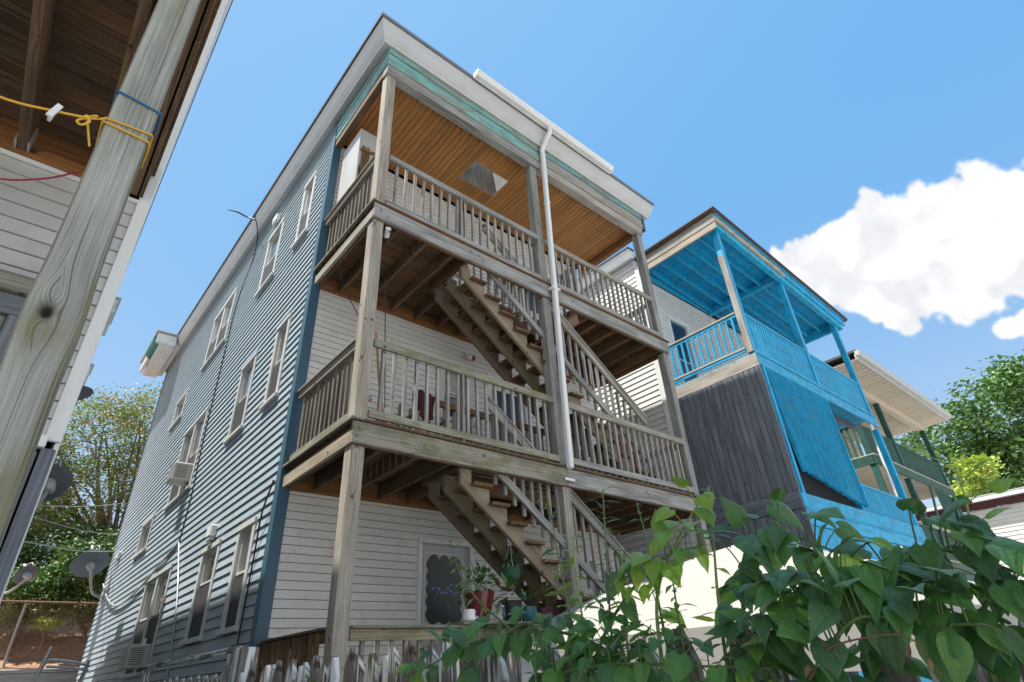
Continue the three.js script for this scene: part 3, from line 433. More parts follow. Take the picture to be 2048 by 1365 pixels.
{ // the big post: a checked, mossy timber with a knot
  const p = thing('deck_post', 'big weathered timber post in the left foreground, mossy and knotted, ropes tied round it', 'post', [-2.174, 0, 2.98]);
  const w = 0.113, g = new THREE.BoxGeometry(w, 4.29, w, 14, 180, 14), a = g.attributes.position, u = g.attributes.uv, nr = g.attributes.normal;
  for (let i = 0; i < a.count; i++) {
    let x = a.getX(i), y = a.getY(i) + 2.145, z = a.getZ(i); const nz = Math.abs(nr.getZ(i)) > 0.5; u.setXY(i, (nz ? x : z + 0.3) / 0.6, y / 1.8);
    const ex = Math.abs(x) > 0.052 && Math.abs(z) > 0.052 ? 0.93 : 1; x *= ex; z *= ex;
    const k = Math.exp(-(Math.pow((x + 0.016) / 0.05, 2) + Math.pow((y - 2.43) / 0.07, 2))); const s = 1 + 0.10 * Math.exp(-Math.pow((y - 2.43) / 0.12, 2)); x *= s;
    const hole = Math.exp(-(Math.pow((x + 0.016) / 0.016, 2) + Math.pow((y - 2.427) / 0.02, 2)));
    if (nz && nr.getZ(i) > 0) z += 0.008 * k - 0.03 * hole + 0.002 * Math.sin(x * 190 + Math.sin(y * 3) * 2);
    a.setXYZ(i, x - 0.024 * (y - 2.7), y, z);
  }
  g.computeVertexNormals();
  // the grain of this timber bends round the knot and carries the moss that the photograph shows
  const pt = tex(512, 2048, (uu, v) => {
    const x = uu * 0.6, y = v * 1.8 * 2.4; const kx = (uu * 0.6 - 0.3) + 0.016, ky = v * 4.32 - 2.43, e2 = (kx / 0.035) ** 2 + (ky / 0.06) ** 2, bend = Math.exp(-e2 * 0.35) * 0.03 * (kx > 0 ? -1 : 1) * (1 - Math.exp(-e2 * 2));
    const U = uu + bend * 1.6 + 0.02 * (fbm(uu, v, 3, 8, 2) - 0.5), gr = fbm(U, v, 210, 10, 3), f = fbm(U, v, 420, 40, 2), bl = fbm(uu, v, 6, 12, 4);
    let c = mix([0.17, 0.17, 0.145], [0.50, 0.51, 0.46], Math.min(1, Math.max(0, 0.5 + 0.55 * (gr - 0.5) + 0.7 * (f - 0.5) + 0.7 * (bl - 0.5))));
    const ck = sm(0.71, 0.77, fbm(U, v, 90, 5, 2)); c = mix(c, [0.05, 0.045, 0.035], ck * 0.55);
    const ms = sm(0.5, 0.68, fbm(uu, v, 9, 9, 4)) * 0.65 * (0.4 + gr) + 0.7 * Math.exp(-((kx / 0.06) ** 2 + ((ky + 0.055) / 0.05) ** 2)) * sm(0.3, 0.6, f); c = mix(c, [0.17, 0.155, 0.05], Math.min(0.8, ms));
    const kn = Math.exp(-((kx / 0.014) ** 2 + (ky / 0.02) ** 2)); c = mix(c, [0.03, 0.022, 0.012], Math.min(1, kn * 1.4));
    return [...c, 0.5 + 0.5 * (gr - 0.5) - 0.45 * ck];
  });
  for (let i = 0; i < a.count; i++) u.setXY(i, 0.5 + (Math.abs(nr.getZ(i)) > 0.5 ? a.getX(i) + 0.024 * (a.getY(i) - 2.7) : a.getZ(i) + 0.2) / 0.6, a.getY(i) / 4.32);
  const m = mat(pt, { bumpScale: 0.002, roughness: 0.95 }); m.name = 'post'; mesh('timber', p, g, m, [-2.174, 0, 2.98]); B('upper_post', nb, M.grey, -2.235, -2.095, 4.536, 7.6, 2.91, 3.05);
  // ropes: yellow washing line with a bow, blue band, clothes peg, red cord
  const loop = (y, dy, r) => { const h = 0.061, X = -2.184, Z = 2.98, P = [[-h, h], [0, h + 0.001], [h, h], [h + 0.001, 0], [h, -h], [0, -h], [-h, -h], [-h, 0]].map(([x, z], i) => [X + x, y + dy * (x / h) * 0.5, Z + z]); P.push(P[0]); const c = new THREE.CurvePath(); for (let i = 0; i + 1 < P.length; i++) c.add(new THREE.LineCurve3(V(P[i]), V(P[i + 1]))); return new THREE.TubeGeometry(c, 64, r, 6); };
  const yl = plain(0.75, 0.42, 0.05, { roughness: 0.7 }), bl = plain(0.02, 0.16, 0.33, { roughness: 0.6 }), rd = plain(0.35, 0.035, 0.07, { roughness: 0.7 });
  const rope = thing('washing_line', 'yellow cord tied round the big post with a small bow', 'cord', [-2.3, 3.05, 3.06]);
  mesh('coil', rope, loop(3.075, -0.006, 0.0034), yl); mesh('coil', rope, loop(3.10, 0.012, 0.0034), yl);
  tube('line', rope, yl, [[-3.4, 3.02, 3.10], [-2.8, 2.985, 3.10], [-2.436, 2.955, 3.10], [-2.337, 2.985, 3.10], [-2.272, 3.01, 3.10], [-2.242, 3.07, 3.06]], 0.0036, 40);
  tube('bow', rope, yl, [[-2.272, 3.01, 3.10], [-2.262, 2.985, 3.115], [-2.275, 2.968, 3.11], [-2.288, 2.985, 3.10], [-2.272, 3.01, 3.10], [-2.255, 3.016, 3.115], [-2.248, 3.008, 3.12]], 0.0034, 40); tube('tail', rope, yl, [[-2.272, 3.008, 3.10], [-2.262, 2.985, 3.09], [-2.245, 2.95, 3.06]], 0.003, 12);
  mesh('knot', rope, new THREE.SphereGeometry(0.009, 10, 8), yl, [-2.272, 3.009, 3.10]);
  const bb = mesh('blue_cord', null, loop(3.215, -0.012, 0.0036), bl); bb.name = numbered('blue_rope_loop'); bb.userData = { label: 'blue cord wrapped round the big post above the yellow one', category: 'cord' };
  const rc = tube('red_cord', null, rd, [[-3.6, 3.95, 1.34], [-2.95, 3.97, 1.32], [-2.709, 4.025, 1.3], [-2.55, 4.15, 1.28], [-2.444, 4.30, 1.246]], 0.006, 30); rc.name = 'red_clothesline'; rc.userData = { label: 'red cord stretched in front of the left house wall', category: 'cord' };
  const pg = thing('clothes_peg', 'white clothes peg on the yellow line', 'clothes peg', [-2.337, 2.985, 3.10]); for (const s of [-1, 1]) beam('jaw', pg, M.trim, [-2.334 + s * 0.002, 3.008, 3.10 + s * 0.005], [-2.342 - s * 0.001, 2.953, 3.10 + s * 0.007], 0.007, 0.014, 0.001); B('spring', pg, M.metal, -2.345, -2.331, 2.98, 2.987, 3.094, 3.106, 0.001);
}
// satellite dishes
function dish(p, r, yaw, pitch, wall, label) {
  const d = thing('satellite_dish', label, 'satellite dish', p, 'satellite dishes between the houses'), q = new THREE.Quaternion().setFromEuler(new THREE.Euler(pitch, yaw, 0, 'YXZ')), gm = plain(0.11, 0.125, 0.14, { roughness: 0.5, side: THREE.DoubleSide });
  const prof = []; for (let i = 0; i <= 10; i++) { const t = i / 10; prof.push([r * t, 0.16 * r * t * t]); } prof.push([r * 1.01, 0.165 * r]); const at = (x, y, z) => new THREE.Vector3(x, y, z).applyQuaternion(q).add(V(p)).toArray();
  lathe('reflector', d, gm, prof, p, 28, q); tube('feed_arm', d, M.galv, [at(0, 0.02, r * 0.9), at(0, r * 0.5, r * 1.05), at(0, r * 1.1, r * 0.5)], 0.014, 12); mesh('feed_horn', d, new THREE.CylinderGeometry(0.03, 0.045, 0.12, 10), M.galv, at(0, r * 1.1, r * 0.42), q);
  lathe('rear_bracket', d, M.galv, [[0, -0.13], [0.07, -0.13], [0.085, -0.03], [0.10, 0.0]], p, 12, q); tube('mast', d, M.galv, [at(0, -0.1, 0), [(p[0] + wall[0]) / 2, wall[1] + 0.05, (p[2] + wall[2]) / 2], wall], 0.03, 12, 8); B('wall_plate', d, M.galv, wall[0] - 0.03, wall[0] + 0.03, wall[1] - 0.12, wall[1] + 0.12, wall[2] - 0.08, wall[2] + 0.08);
}
dish([-0.52, 4.42, -13.2], 0.40, 0.3, -0.75, [-0.02, 3.75, -13.5], 'round grey satellite dish on the far corner of the slate house');
dish([-2.10, 4.95, -3.9], 0.24, -0.4, 0.9, [-2.12, 4.6, -3.95], 'grey satellite dish peeking out high behind the left house corner'); dish([-2.0, 3.92, -4.3], 0.27, 0.4, -0.8, [-2.1, 3.55, -4.4], 'grey satellite dish lower down behind the left house corner');
dish([-1.62, 4.45, -15.4], 0.26, 0.6, -1.0, [-2.1, 4.0, -15.6], 'dark satellite dish in front of the bushes at the far left');
for (const [a, b, label] of [[[-2.05, 5.4, -11.9], [-0.05, 6.2, -14.05], 'uppermost service wire crossing the gap between the houses'], [[-2.05, 3.9, -6.0], [-0.05, 5.35, -14.05], 'middle service wire crossing the gap between the houses'], [[-2.05, 3.65, -6.5], [-0.05, 4.92, -14.02], 'thick lowest service wire crossing the gap between the houses']]) {
  const o = tube('service_wire', null, M.galv, [a, [(a[0] + b[0]) / 2, (a[1] + b[1]) / 2 - 0.06, (a[2] + b[2]) / 2], b], label.startsWith('thick') ? 0.012 : 0.007, 20, 5); o.name = numbered('service_wire'); o.userData = { label, category: 'wire', group: 'service wires between the houses' };
}

// ---------- the bright blue porch and the white house behind it ----------
const BX = 7.49, BZ = 0.75, BR = 13.3, BW = -1.25;
const bh = thing('blue_porch_house', 'white sided house behind the bright blue porch', 'house', [10.4, 0, -6]);
{
  const mS = (s, y, n) => [BX - 0.03 - n, y, s], mB = (s, y, n) => [s, y, BW + n];
  B('wall_core', bh, M.dark, BX + 0.09, BR, 0, 10.0, -14, BW - 0.12);
  const sw = grp('side_wall', bh, [BX, 5, -7]), bw = grp('back_wall', bh, [10, 5, BW]);
  siding('clapboard', sw, M.white, mS, -14, BW - 0.14, 0.5, 10.2, 0.125, 0.02); siding('clapboard', bw, M.white, mB, BX + 0.1, BR, 6.6, 9.5, 0.10, 0.012, [[8.15, 9.0, 6.55, 8.62]]); siding('clapboard', bw, M.white, mB, BX + 0.1, BR, 3.85, 6.2, 0.10, 0.012);
  B('corner_board', bh, M.trim, BX - 0.06, BX + 0.09, 0.4, 10.1, BW - 0.15, BW - 0.02); B('corner_board', bh, M.grey, BX - 0.05, BX + 0.06, 0.4, 9.5, BW - 0.018, BW + 0.07);
  const d = grp('door', bh, [8.57, 6.55, BW]); wb('frame', d, M.trim, mB, 8.15, 8.23, 6.55, 8.6, -0.1, 0.03); wb('frame', d, M.trim, mB, 8.92, 9.0, 6.55, 8.6, -0.1, 0.03); wb('frame', d, M.trim, mB, 8.15, 9.0, 8.602, 8.68, -0.1, 0.034); wb('leaf', d, plain(0.01, 0.045, 0.085, { roughness: 0.3 }), mB, 8.232, 8.918, 6.55, 8.598, -0.07, -0.03); wb('glazing_bar', d, M.trim, mB, 8.232, 8.918, 7.55, 7.58, -0.029, -0.02);
  const crown = [[-0.02, 10.12], [0.14, 10.10], [0.2, 10.32], [0.2, 10.36], [-0.02, 10.36]], roof = grp('roof', bh, [10, 10.2, -7]);
  sweep('crown_moulding', roof, M.trim, crown, (n, y) => [BX - 0.03 - n, y, BW - 0.1], (n, y) => [BX - 0.03 - n, y + 0.3, -14]); sweep('drip_edge', roof, M.edge, [[-0.02, 10.365], [0.22, 10.365], [0.22, 10.41], [-0.02, 10.42]], (n, y) => [BX - 0.03 - n, y, BW - 0.08], (n, y) => [BX - 0.03 - n, y + 0.3, -14]);
  B('roof_deck', roof, M.roof, BX - 0.02, BR, 10.22, 10.34, -14, BW - 0.1); B('back_fascia', roof, M.trim, BX - 0.02, BR, 10.0, 10.3, BW - 0.09, BW - 0.05);
}
const bp = thing('blue_porch', 'bright blue painted wooden porch with peeling boards, beside the grey one', 'porch', [10.4, 0, -0.2]);
{
  const bl = M.blue, RS = x => -0.062 * (x - BX);
  // roof: fascia, rafters along the front, boards above
  const rf = grp('porch_roof', bp, [10.4, 9.8, -0.3]), yl = 9.56;
  const roofBar = (n, m, x0, x1, y0, y1, z0, z1) => sweep(n, rf, m, [[z0, y0], [z1, y0], [z1, y1], [z0, y1]], (z, y) => [x0, y + RS(x0), z], (z, y) => [x1, y + RS(x1), z]);
  roofBar('front_fascia', M.pale, BX - 0.12, 10.42, yl + 0.17, yl + 0.33, BZ + 0.06, BZ + 0.1); roofBar('front_fascia', bl, 10.43, 13.75, yl + 0.17, yl + 0.33, BZ + 0.06, BZ + 0.1); roofBar('front_beam', bl, BX, 13.6, yl + 0.02, yl + 0.19, BZ - 0.06, BZ + 0.055);
  B('side_fascia', rf, M.pale, BX - 0.16, BX - 0.122, yl - 0.06, yl + 0.10, BW + 0.02, BZ + 0.1); B('side_fascia', rf, M.pale, BX - 0.17, BX - 0.122, yl + 0.103, yl + 0.25, BW + 0.02, BZ + 0.1); B('side_trim', rf, M.grey, BX - 0.15, BX - 0.122, yl + 0.253, yl + 0.36, BW + 0.02, BZ + 0.1);
  roofBar('roof_edge', plain(0.09, 0.06, 0.05, { roughness: 0.8 }), BX - 0.22, 13.85, yl + 0.345, yl + 0.385, BW, BZ + 0.17); roofBar('roof_edge', M.edge, BX - 0.24, 13.87, yl + 0.386, yl + 0.42, BW, BZ + 0.19);
  for (let z = BW + 0.05; z < BZ + 0.05; z += 0.14) roofBar('roof_board', bl, BX - 0.12, 13.7, yl + 0.31, yl + 0.335, z, z + 0.136);
  for (let k = 0; k < 6; k++) { const z = BW + 0.1 + k * 0.355; for (const [a, b] of [[BX - 0.1, 10.22], [10.36, 13.55]]) roofBar('rafter', bl, a, b, yl + 0.13, yl + 0.305, z, z + 0.045); }
  B('cross_beam', rf, bl, 10.22, 10.36, yl - 0.09, yl + 0.1, BW + 0.02, BZ + 0.05); B('cross_beam', rf, bl, 13.45, 13.55, yl - 0.36, yl - 0.1, BW + 0.02, BZ + 0.05); B('wall_plate', rf, bl, BX + 0.05, 10.2, yl - 0.05, yl + 0.1, BW + 0.02, BW + 0.07);
  // posts
  for (const [x, y0, y1] of [[BX, 6.56, yl], [10.28, 6.56, yl - 0.1], [BR - 0.12, 6.56, yl - 0.3], [BR - 0.12, 3.85, 6.22], [10.16, 3.85, 6.1], [BX, 0, 6.2], [BR - 0.12, 0, 3.4], [10.2, 0, 3.4]]) B('post', bp, bl, x, x + 0.13, y0, y1, BZ - 0.135, BZ - 0.005, 0.008);
  B('post_facing', bp, M.pale, BX - 0.022, BX - 0.002, 6.56, 8.9, BZ - 0.13, BZ - 0.01);
  // top deck
  B('fascia', bp, bl, BX + 0.01, BR, 6.27, 6.50, BZ - 0.02, BZ + 0.022); B('deck_edge', bp, bl, BX, BR + 0.03, 6.505, 6.53, BZ - 0.05, BZ + 0.05); B('side_fascia', bp, M.pale, BX - 0.03, BX - 0.001, 6.24, 6.50, BW + 0.08, BZ + 0.02);
  for (let z = BW + 0.02; z < BZ - 0.05; z += 0.145) B('deck_board', bp, bl, BX, BR, 6.505, 6.53, z, Math.min(z + 0.139, BZ - 0.052)); for (let k = 0; k < 4; k++) B('joist', bp, M.board, BX + 0.02, BR - 0.02, 6.33, 6.503, BW + 0.15 + k * 0.45, BW + 0.19 + k * 0.45);
  const slats = (y0, y1, x0, x1, z, pitch = 0.115) => { const g = grp('railing', bp, [(x0 + x1) / 2, y0, z]); B('top_rail', g, bl, x0, x1, y1 - 0.05, y1, z - 0.02, z + 0.03); B('bottom_rail', g, bl, x0, x1, y0, y0 + 0.06, z - 0.02, z + 0.025); for (let x = x0 + 0.03; x < x1 - 0.04; x += pitch) B('slat', g, bl, x, x + 0.072, y0 + 0.062, y1 - 0.052, z - 0.018, z + 0.012, 0.003); };
  slats(6.6, 7.5, BX + 0.14, 10.27, BZ - 0.05); slats(6.6, 7.48, 10.42, BR - 0.13, BZ - 0.05); slats(3.66, 4.5, 10.3, BR - 0.13, BZ - 0.05);
  { const g = grp('side_railing', bp, [BX, 6.6, -0.2]); B('top_rail', g, M.pale, BX - 0.035, BX + 0.02, 7.46, 7.5, BW + 0.1, BZ - 0.14); B('rail_under', g, bl, BX - 0.02, BX + 0.015, 7.39, 7.455, BW + 0.1, BZ - 0.14); B('bottom_rail', g, M.pale, BX - 0.03, BX + 0.02, 6.66, 6.70, BW + 0.1, BZ - 0.14); B('rail_under', g, bl, BX - 0.02, BX + 0.015, 6.6, 6.655, BW + 0.1, BZ - 0.14); for (let k = 0; k < 13; k++) { const z = BW + 0.16 + k * 0.132; B('slat', g, bl, BX - 0.028, BX + 0.012, 6.702, 7.388, z, z + 0.035, 0.003); } }
  // second-floor hanging of narrow boards, sprung loose at its lower left
  { const g = grp('board_panel', bp, [8.8, 5, BZ]); const n = 30;
    for (let k = 0; k < n; k++) { const t = k / (n - 1), x = BX + 0.22 + t * 2.45, low = 3.98 + 0.32 * Math.pow(Math.max(0, 0.75 - t) / 0.75, 1.6) + R(-0.02, 0.02), out = 0.02 + 0.10 * Math.sin(Math.PI * Math.min(1, t * 1.1)), sh = 0.16 * Math.pow(1 - t, 2);
      beam('board', g, bl, [x, 6.26, BZ + 0.012], [x + sh * 0.3, 5.3, BZ + 0.015 + out * 0.3], 0.018, 0.074, 0.006); beam('board', g, bl, [x + sh * 0.3, 5.302, BZ + 0.0152 + out * 0.3], [x + sh + 0.02, low, BZ + 0.015 + out], 0.018, 0.074, 0.006); }
    B('panel_post', g, bl, BX + 0.07, BX + 0.16, 3.86, 6.26, BZ - 0.01, BZ + 0.035); beam('panel_edge', g, bl, [10.12, 6.2, BZ + 0.03], [10.2, 3.95, BZ + 0.06], 0.03, 0.10); B('panel_backing', g, M.dark, BX + 0.14, 10.1, 3.9, 6.2, BZ - 0.10, BZ - 0.08); }
  B('fascia', bp, bl, BX - 0.01, BR, 3.64, 3.88, BZ - 0.02, BZ + 0.03); B('fascia', bp, bl, BX - 0.01, BR, 3.37, 3.635, BZ - 0.025, BZ + 0.02); for (let z = BW + 0.02; z < BZ - 0.05; z += 0.145) B('deck_board', bp, bl, BX, BR, 3.60, 3.63, z, z + 0.139);
  for (let x = BX + 0.03; x < 11.2; x += 0.088) B('lower_board', bp, bl, x, x + 0.08, 0.4, 3.36, BZ - 0.03, BZ + R(-0.003, 0.004), 0.004);
  // the side closed with dark weathered boards
  for (let k = 0; k < 17; k++) { const z = BW + 0.075 + k * 0.1155; B('side_board', bp, M.board, BX - 0.025 - R(0, 0.006), BX - 0.002, 3.92 - R(0, 0.015), 6.235, z, z + 0.106, 0.006); B('lower_side_board', bp, M.board, BX - 0.03 - R(0, 0.006), BX - 0.004, 0.4, 3.62, z, z + 0.106, 0.006); }
  B('side_band', bp, M.board, BX - 0.045, BX - 0.001, 3.63, 3.76, BW + 0.07, BZ + 0.01); B('side_band', bp, M.board, BX - 0.035, BX - 0.001, 3.765, 3.91, BW + 0.07, BZ + 0.01); B('side_backing', bp, M.dark, BX + 0.001, BX + 0.02, 0.4, 6.24, BW + 0.06, BZ - 0.14);
}

// ---------- green porch beyond ----------
const gp = thing('green_porch', 'dark green wooden porch with a beige roof underside, beyond the blue one', 'porch', [20, 0, -1.5]);
{
  const GX = 16.6, GR = 24.3, GZ = -0.5, GW = -3.0, gr = M.green;
  for (const x of [GX, 19.4, GR - 0.16]) for (const [a, b] of [[0, 6.3], [6.6, 8.95]]) B('post', gp, gr, x, x + 0.16, a, b, GZ - 0.17, GZ - 0.01);
  for (const Y of [6.6, 3.8]) {
    B('fascia', gp, gr, GX, GR, Y - 0.3, Y - 0.03, GZ - 0.02, GZ + 0.03); B('side_fascia', gp, gr, GX - 0.03, GX + 0.02, Y - 0.3, Y - 0.03, GW, GZ - 0.021); for (let z = GW; z < GZ; z += 0.16) B('deck_board', gp, M.cream, GX, GR, Y - 0.028, Y, z, z + 0.155); B('underside', gp, M.cream, GX + 0.03, GR - 0.03, Y - 0.16, Y - 0.12, GW, GZ - 0.03);
    for (const [a, b] of [[GX + 0.17, 19.39], [19.57, GR - 0.17]]) { const g = grp('railing', gp, [a, Y, GZ]); B('top_rail', g, gr, a, b, Y + 0.92, Y + 0.97, GZ - 0.09, GZ - 0.03); B('bottom_rail', g, gr, a, b, Y + 0.05, Y + 0.1, GZ - 0.09, GZ - 0.03); for (let x = a + 0.04; x < b; x += 0.14) B('slat', g, gr, x, x + 0.085, Y + 0.101, Y + 0.919, GZ - 0.075, GZ - 0.05, 0.003); }
    const g = grp('side_railing', gp, [GX, Y, -1.7]); B('top_rail', g, gr, GX + 0.02, GX + 0.07, Y + 0.92, Y + 0.97, GW, GZ - 0.18); for (let z = GW + 0.1; z < GZ - 0.2; z += 0.16) B('slat', g, gr, GX + 0.03, GX + 0.06, Y, Y + 0.919, z, z + 0.08, 0.003);
  }
  B('skirt', gp, gr, 19.6, GR, 0.5, 3.5, GZ - 0.06, GZ - 0.03); beam('brace', gp, gr, [19.6, 3.6, GZ + 0.01], [21.4, 6.3, GZ + 0.01], 0.04, 0.14); beam('brace', gp, gr, [23.9, 6.2, GZ + 0.02], [22.0, 3.6, GZ + 0.02], 0.04, 0.16); for (let x = 22.0; x < GR; x += 0.16) B('lattice_slat', gp, gr, x, x + 0.1, 3.8, 6.28, GZ - 0.05, GZ - 0.03, 0.003);
  const rf = grp('porch_roof', gp, [20, 9.4, -1.7]); B('beam', rf, M.cream, GX - 0.1, GR + 0.1, 8.95, 9.25, GZ - 0.2, GZ); for (let x = GX - 0.6; x < GR + 0.7; x += 0.3) B('soffit_board', rf, M.cream, x, x + 0.27, 9.27, 9.29, GW, GZ + 0.72, 0.004);
  B('soffit_backing', rf, M.brown, GX - 0.6, GR + 0.7, 9.3, 9.32, GW, GZ + 0.72); B('eave_fascia', rf, M.trimGrey, GX - 0.65, GR + 0.75, 9.25, 9.42, GZ + 0.73, GZ + 0.77); sweep('gutter', rf, M.trimGrey, [[0, 9.36], [0.1, 9.36], [0.15, 9.5], [0, 9.5]], (n, y) => [GX - 0.7, y, GZ + 0.775 + n], (n, y) => [GR + 0.8, y, GZ + 0.775 + n]); B('roof_slab', rf, M.roof, GX - 0.65, GR + 0.75, 9.5, 9.58, GW, GZ + 0.8); tube('downpipe', gp, M.trim, [[GX + 0.3, 9.3, GZ + 0.3], [GX + 0.3, 6, GZ + 0.1], [GX + 0.4, 0.2, GZ + 0.1]], 0.05, 12, 8);
}
const gh = thing('beige_house', 'beige sided house behind the dark green porch', 'house', [20, 0, -8]);
{ const mB = (s, y, n) => [s, y, -3.02 + n], mS = (s, y, n) => [16.55 - n, y, s]; B('wall_core', gh, M.cream, 16.6, 24.3, 0, 9.4, -14, -3.08); const w = grp('back_wall', gh, [20, 5, -3]), s = grp('side_wall', gh, [16.6, 5, -8]); siding('clapboard', w, M.cream, mB, 16.6, 24.3, 0.4, 9.2, 0.12, 0.014); siding('clapboard', s, M.cream, mS, -14, -3.02, 0.4, 9.4, 0.12, 0.014); B('roof', gh, M.roof, 16.2, 24.7, 9.45, 9.6, -14.2, -3.05); }

// ---------- white building with a dark red fascia at the right edge ----------
const wh = thing('white_building', 'white lap-sided building with a dark red band under its roof at the right edge', 'building', [33, 0, 2]);
{ const mS = (s, y, n) => [30 - n, y, s]; B('wall_core', wh, M.dark, 30.06, 38, 0, 6.6, -8, 12); const w = grp('side_wall', wh, [30, 3, 2]); siding('clapboard', w, M.white, mS, -8, 12, 0.3, 6.6, 0.17, 0.026);
  B('fascia', wh, M.maroon, 29.85, 29.99, 6.62, 6.98, -8.1, 12.1); B('eave_trim', wh, M.trim, 29.72, 29.99, 6.985, 7.08, -8.1, 12.1); sweep('roof', wh, M.trimGrey, [[29.7, 7.09], [38.2, 8.0], [38.2, 7.9], [29.7, 7.05]].reverse(), (x, y) => [x, y + 0.04, -8.1], (x, y) => [x, y + 0.04, 12.1]); B('overhang', wh, M.trim, 29.6, 29.85, 6.9, 6.975, -8.1, 12.1); }

// ---------- picket fence between the yards ----------
const FX = -0.9;
{
  const shp = (w, h) => { const s = new THREE.Shape(); s.moveTo(-w / 2, 0); s.lineTo(w / 2, 0); s.lineTo(w / 2, h - w * 0.9); s.lineTo(w * 0.12, h); s.lineTo(-w * 0.12, h); s.lineTo(-w / 2, h - w * 0.9); s.closePath(); const g = new THREE.ExtrudeGeometry(s, { depth: 0.016, bevelEnabled: true, bevelSize: 0.002, bevelThickness: 0.002, bevelSegments: 1 }); const u = g.attributes.uv, p = g.attributes.position, o = rnd(); for (let i = 0; i < p.count; i++) u.setXY(i, p.getX(i) / 0.6 + o + p.getZ(i), p.getY(i) / 1.8 + o); return g; };
  const near = [0, 1, 2, 3, 4].map(k => shp(0.066 + 0.004 * k, 1.70 + 0.012 * (k % 3))), q = new THREE.Quaternion();
  const f = thing('picket_fence', 'white picket fence with flaking paint in the foreground, overgrown by vines', 'fence', [FX, 0, 2.6]);
  for (let z = 0.92, i = 0; z < 4.85; z += 0.078, i++) { const tilt = z > 3.9 ? R(-0.09, 0.05) : R(-0.025, 0.025), h = -0.05 * sm(2.6, 3.9, z); q.setFromEuler(new THREE.Euler(tilt, -Math.PI / 2, 0, 'YXZ')); q.setFromEuler(new THREE.Euler(0, -Math.PI / 2, 0)); const t = new THREE.Quaternion().setFromEuler(new THREE.Euler(tilt, 0, R(-0.01, 0.01))); mesh('picket', f, near[i % 5], M.picket, [FX, h + R(-0.012, 0.012), z], t.multiply(q)); }
  for (const y of [0.45, 1.25]) B('rail', f, M.picket, FX + 0.006, FX + 0.05, y, y + 0.09, 0.9, 4.9);
  B('fence_post', f, M.picket[3], FX - 0.03, FX + 0.08, 0, 1.82, 0.74, 0.86, 0.01);
  const g = thing('lattice_gate', 'far fence panel with an open top rail below the slate wall, beyond the fence post', 'fence', [FX, 0, -0.4]);
  const far = [0, 1, 2].map(k => shp(0.055 + 0.004 * k, 1.68 + 0.012 * k));
  for (let z = -1.6, i = 0; z < 0.62; z += 0.062, i++) { q.setFromEuler(new THREE.Euler(0, -Math.PI / 2, 0)); mesh('picket', g, far[i % 3], M.picket, [FX, R(-0.01, 0.01), z], q.clone()); }
  B('top_rail', g, M.picket, FX - 0.02, FX + 0.03, 1.80, 1.835, -1.6, 0.7); B('stile', g, M.picket, FX - 0.022, FX + 0.03, 0, 1.798, 0.62, 0.70); B('stile', g, M.picket, FX - 0.022, FX + 0.03, 0, 1.798, -1.75, -1.62); B('rail', g, M.picket, FX + 0.005, FX + 0.04, 1.2, 1.28, -1.6, 0.6);
}
// ---------- things on the porch ----------
function pot(name, label, p, prof, m, group) { const t = thing(name, label, 'flower pot', p, group); lathe('pot', t, m, prof, p, 24); lathe('soil', t, plain(0.04, 0.025, 0.015, { roughness: 1 }), [[0, 0], [prof[prof.length - 2][0] * 0.95, 0.002]], [p[0], p[1] + prof[prof.length - 2][1] - 0.03, p[2]], 18); return t; }
function bowl(r0, r1, h, w = 0.008) { return [[0, 0], [r0, 0], [(r0 + r1) / 2 * 1.03, h * 0.5], [r1, h], [r1 + 0.006, h], [r1 + 0.006, h - 0.012], [r1 - w, h - 0.012], [r1 - w - 0.002, h * 0.9]].filter((_, i) => i < 5).concat([[r1 - w, h], [r1 - w, h * 0.85]]); }
// leaves: a folded, pointed blade; heart-shaped or narrow
function blade(w, heart, fold, curl) {
  const prof = heart ? [[0, 0.16], [0.06, 0.36], [0.13, 0.46], [0.24, 0.5], [0.36, 0.47], [0.5, 0.385], [0.64, 0.28], [0.78, 0.165], [0.9, 0.07], [1, 0.004]] : [[0, 0.03], [0.1, 0.2], [0.22, 0.38], [0.36, 0.48], [0.5, 0.48], [0.64, 0.39], [0.78, 0.25], [0.9, 0.1], [1, 0.004]];
  const pos = [], uv = [], idx = [], n = 6; prof.forEach(([t, h], i) => { for (let j = 0; j <= n; j++) { const a = j / n * 2 - 1, k = Math.abs(a), x = a * h * w; const back = heart ? 0.17 * Math.pow(k, 1.6) * Math.max(0, 1 - t / 0.3) : 0; pos.push(x, -curl * t * t + fold * k * h * w * 2 - 0.25 * Math.pow(k, 3) * h * w + 0.010 * Math.sin(t * 17 + a * 3 + w * 30) * k, t - back); uv.push(0.5 + a * 0.5, t); } if (i) for (let j = 0; j < n; j++) { const p = (i - 1) * (n + 1) + j, q = p + n + 1; idx.push(p, q, p + 1, p + 1, q, q + 1); } });
  const g = new THREE.BufferGeometry(); g.setAttribute('position', new THREE.Float32BufferAttribute(pos, 3)); g.setAttribute('uv', new THREE.Float32BufferAttribute(uv, 2)); g.setIndex(idx); g.computeVertexNormals(); return g;
}
rnd = mulberry(77);
const HEART = [blade(0.78, 1, 0.12, 0.30), blade(0.70, 1, 0.22, 0.42), blade(0.84, 1, 0.06, 0.22), blade(0.62, 1, 0.30, 0.25)], NARROW = [blade(0.40, 0, 0.15, 0.25), blade(0.34, 0, 0.2, 0.4), blade(0.46, 0, 0.1, 0.15)], GRASS = [blade(0.13, 0, 0.1, 0.5)];
const leafM = (r, g, b, tr = 0.35, ro = 0.55) => new THREE.MeshPhysicalMaterial({ map: T.leaf.map, bumpMap: T.leaf.bump, bumpScale: 0.0008, color: new THREE.Color().setRGB(r, g, b), roughness: ro, transmission: tr, thickness: 0, side: THREE.DoubleSide });
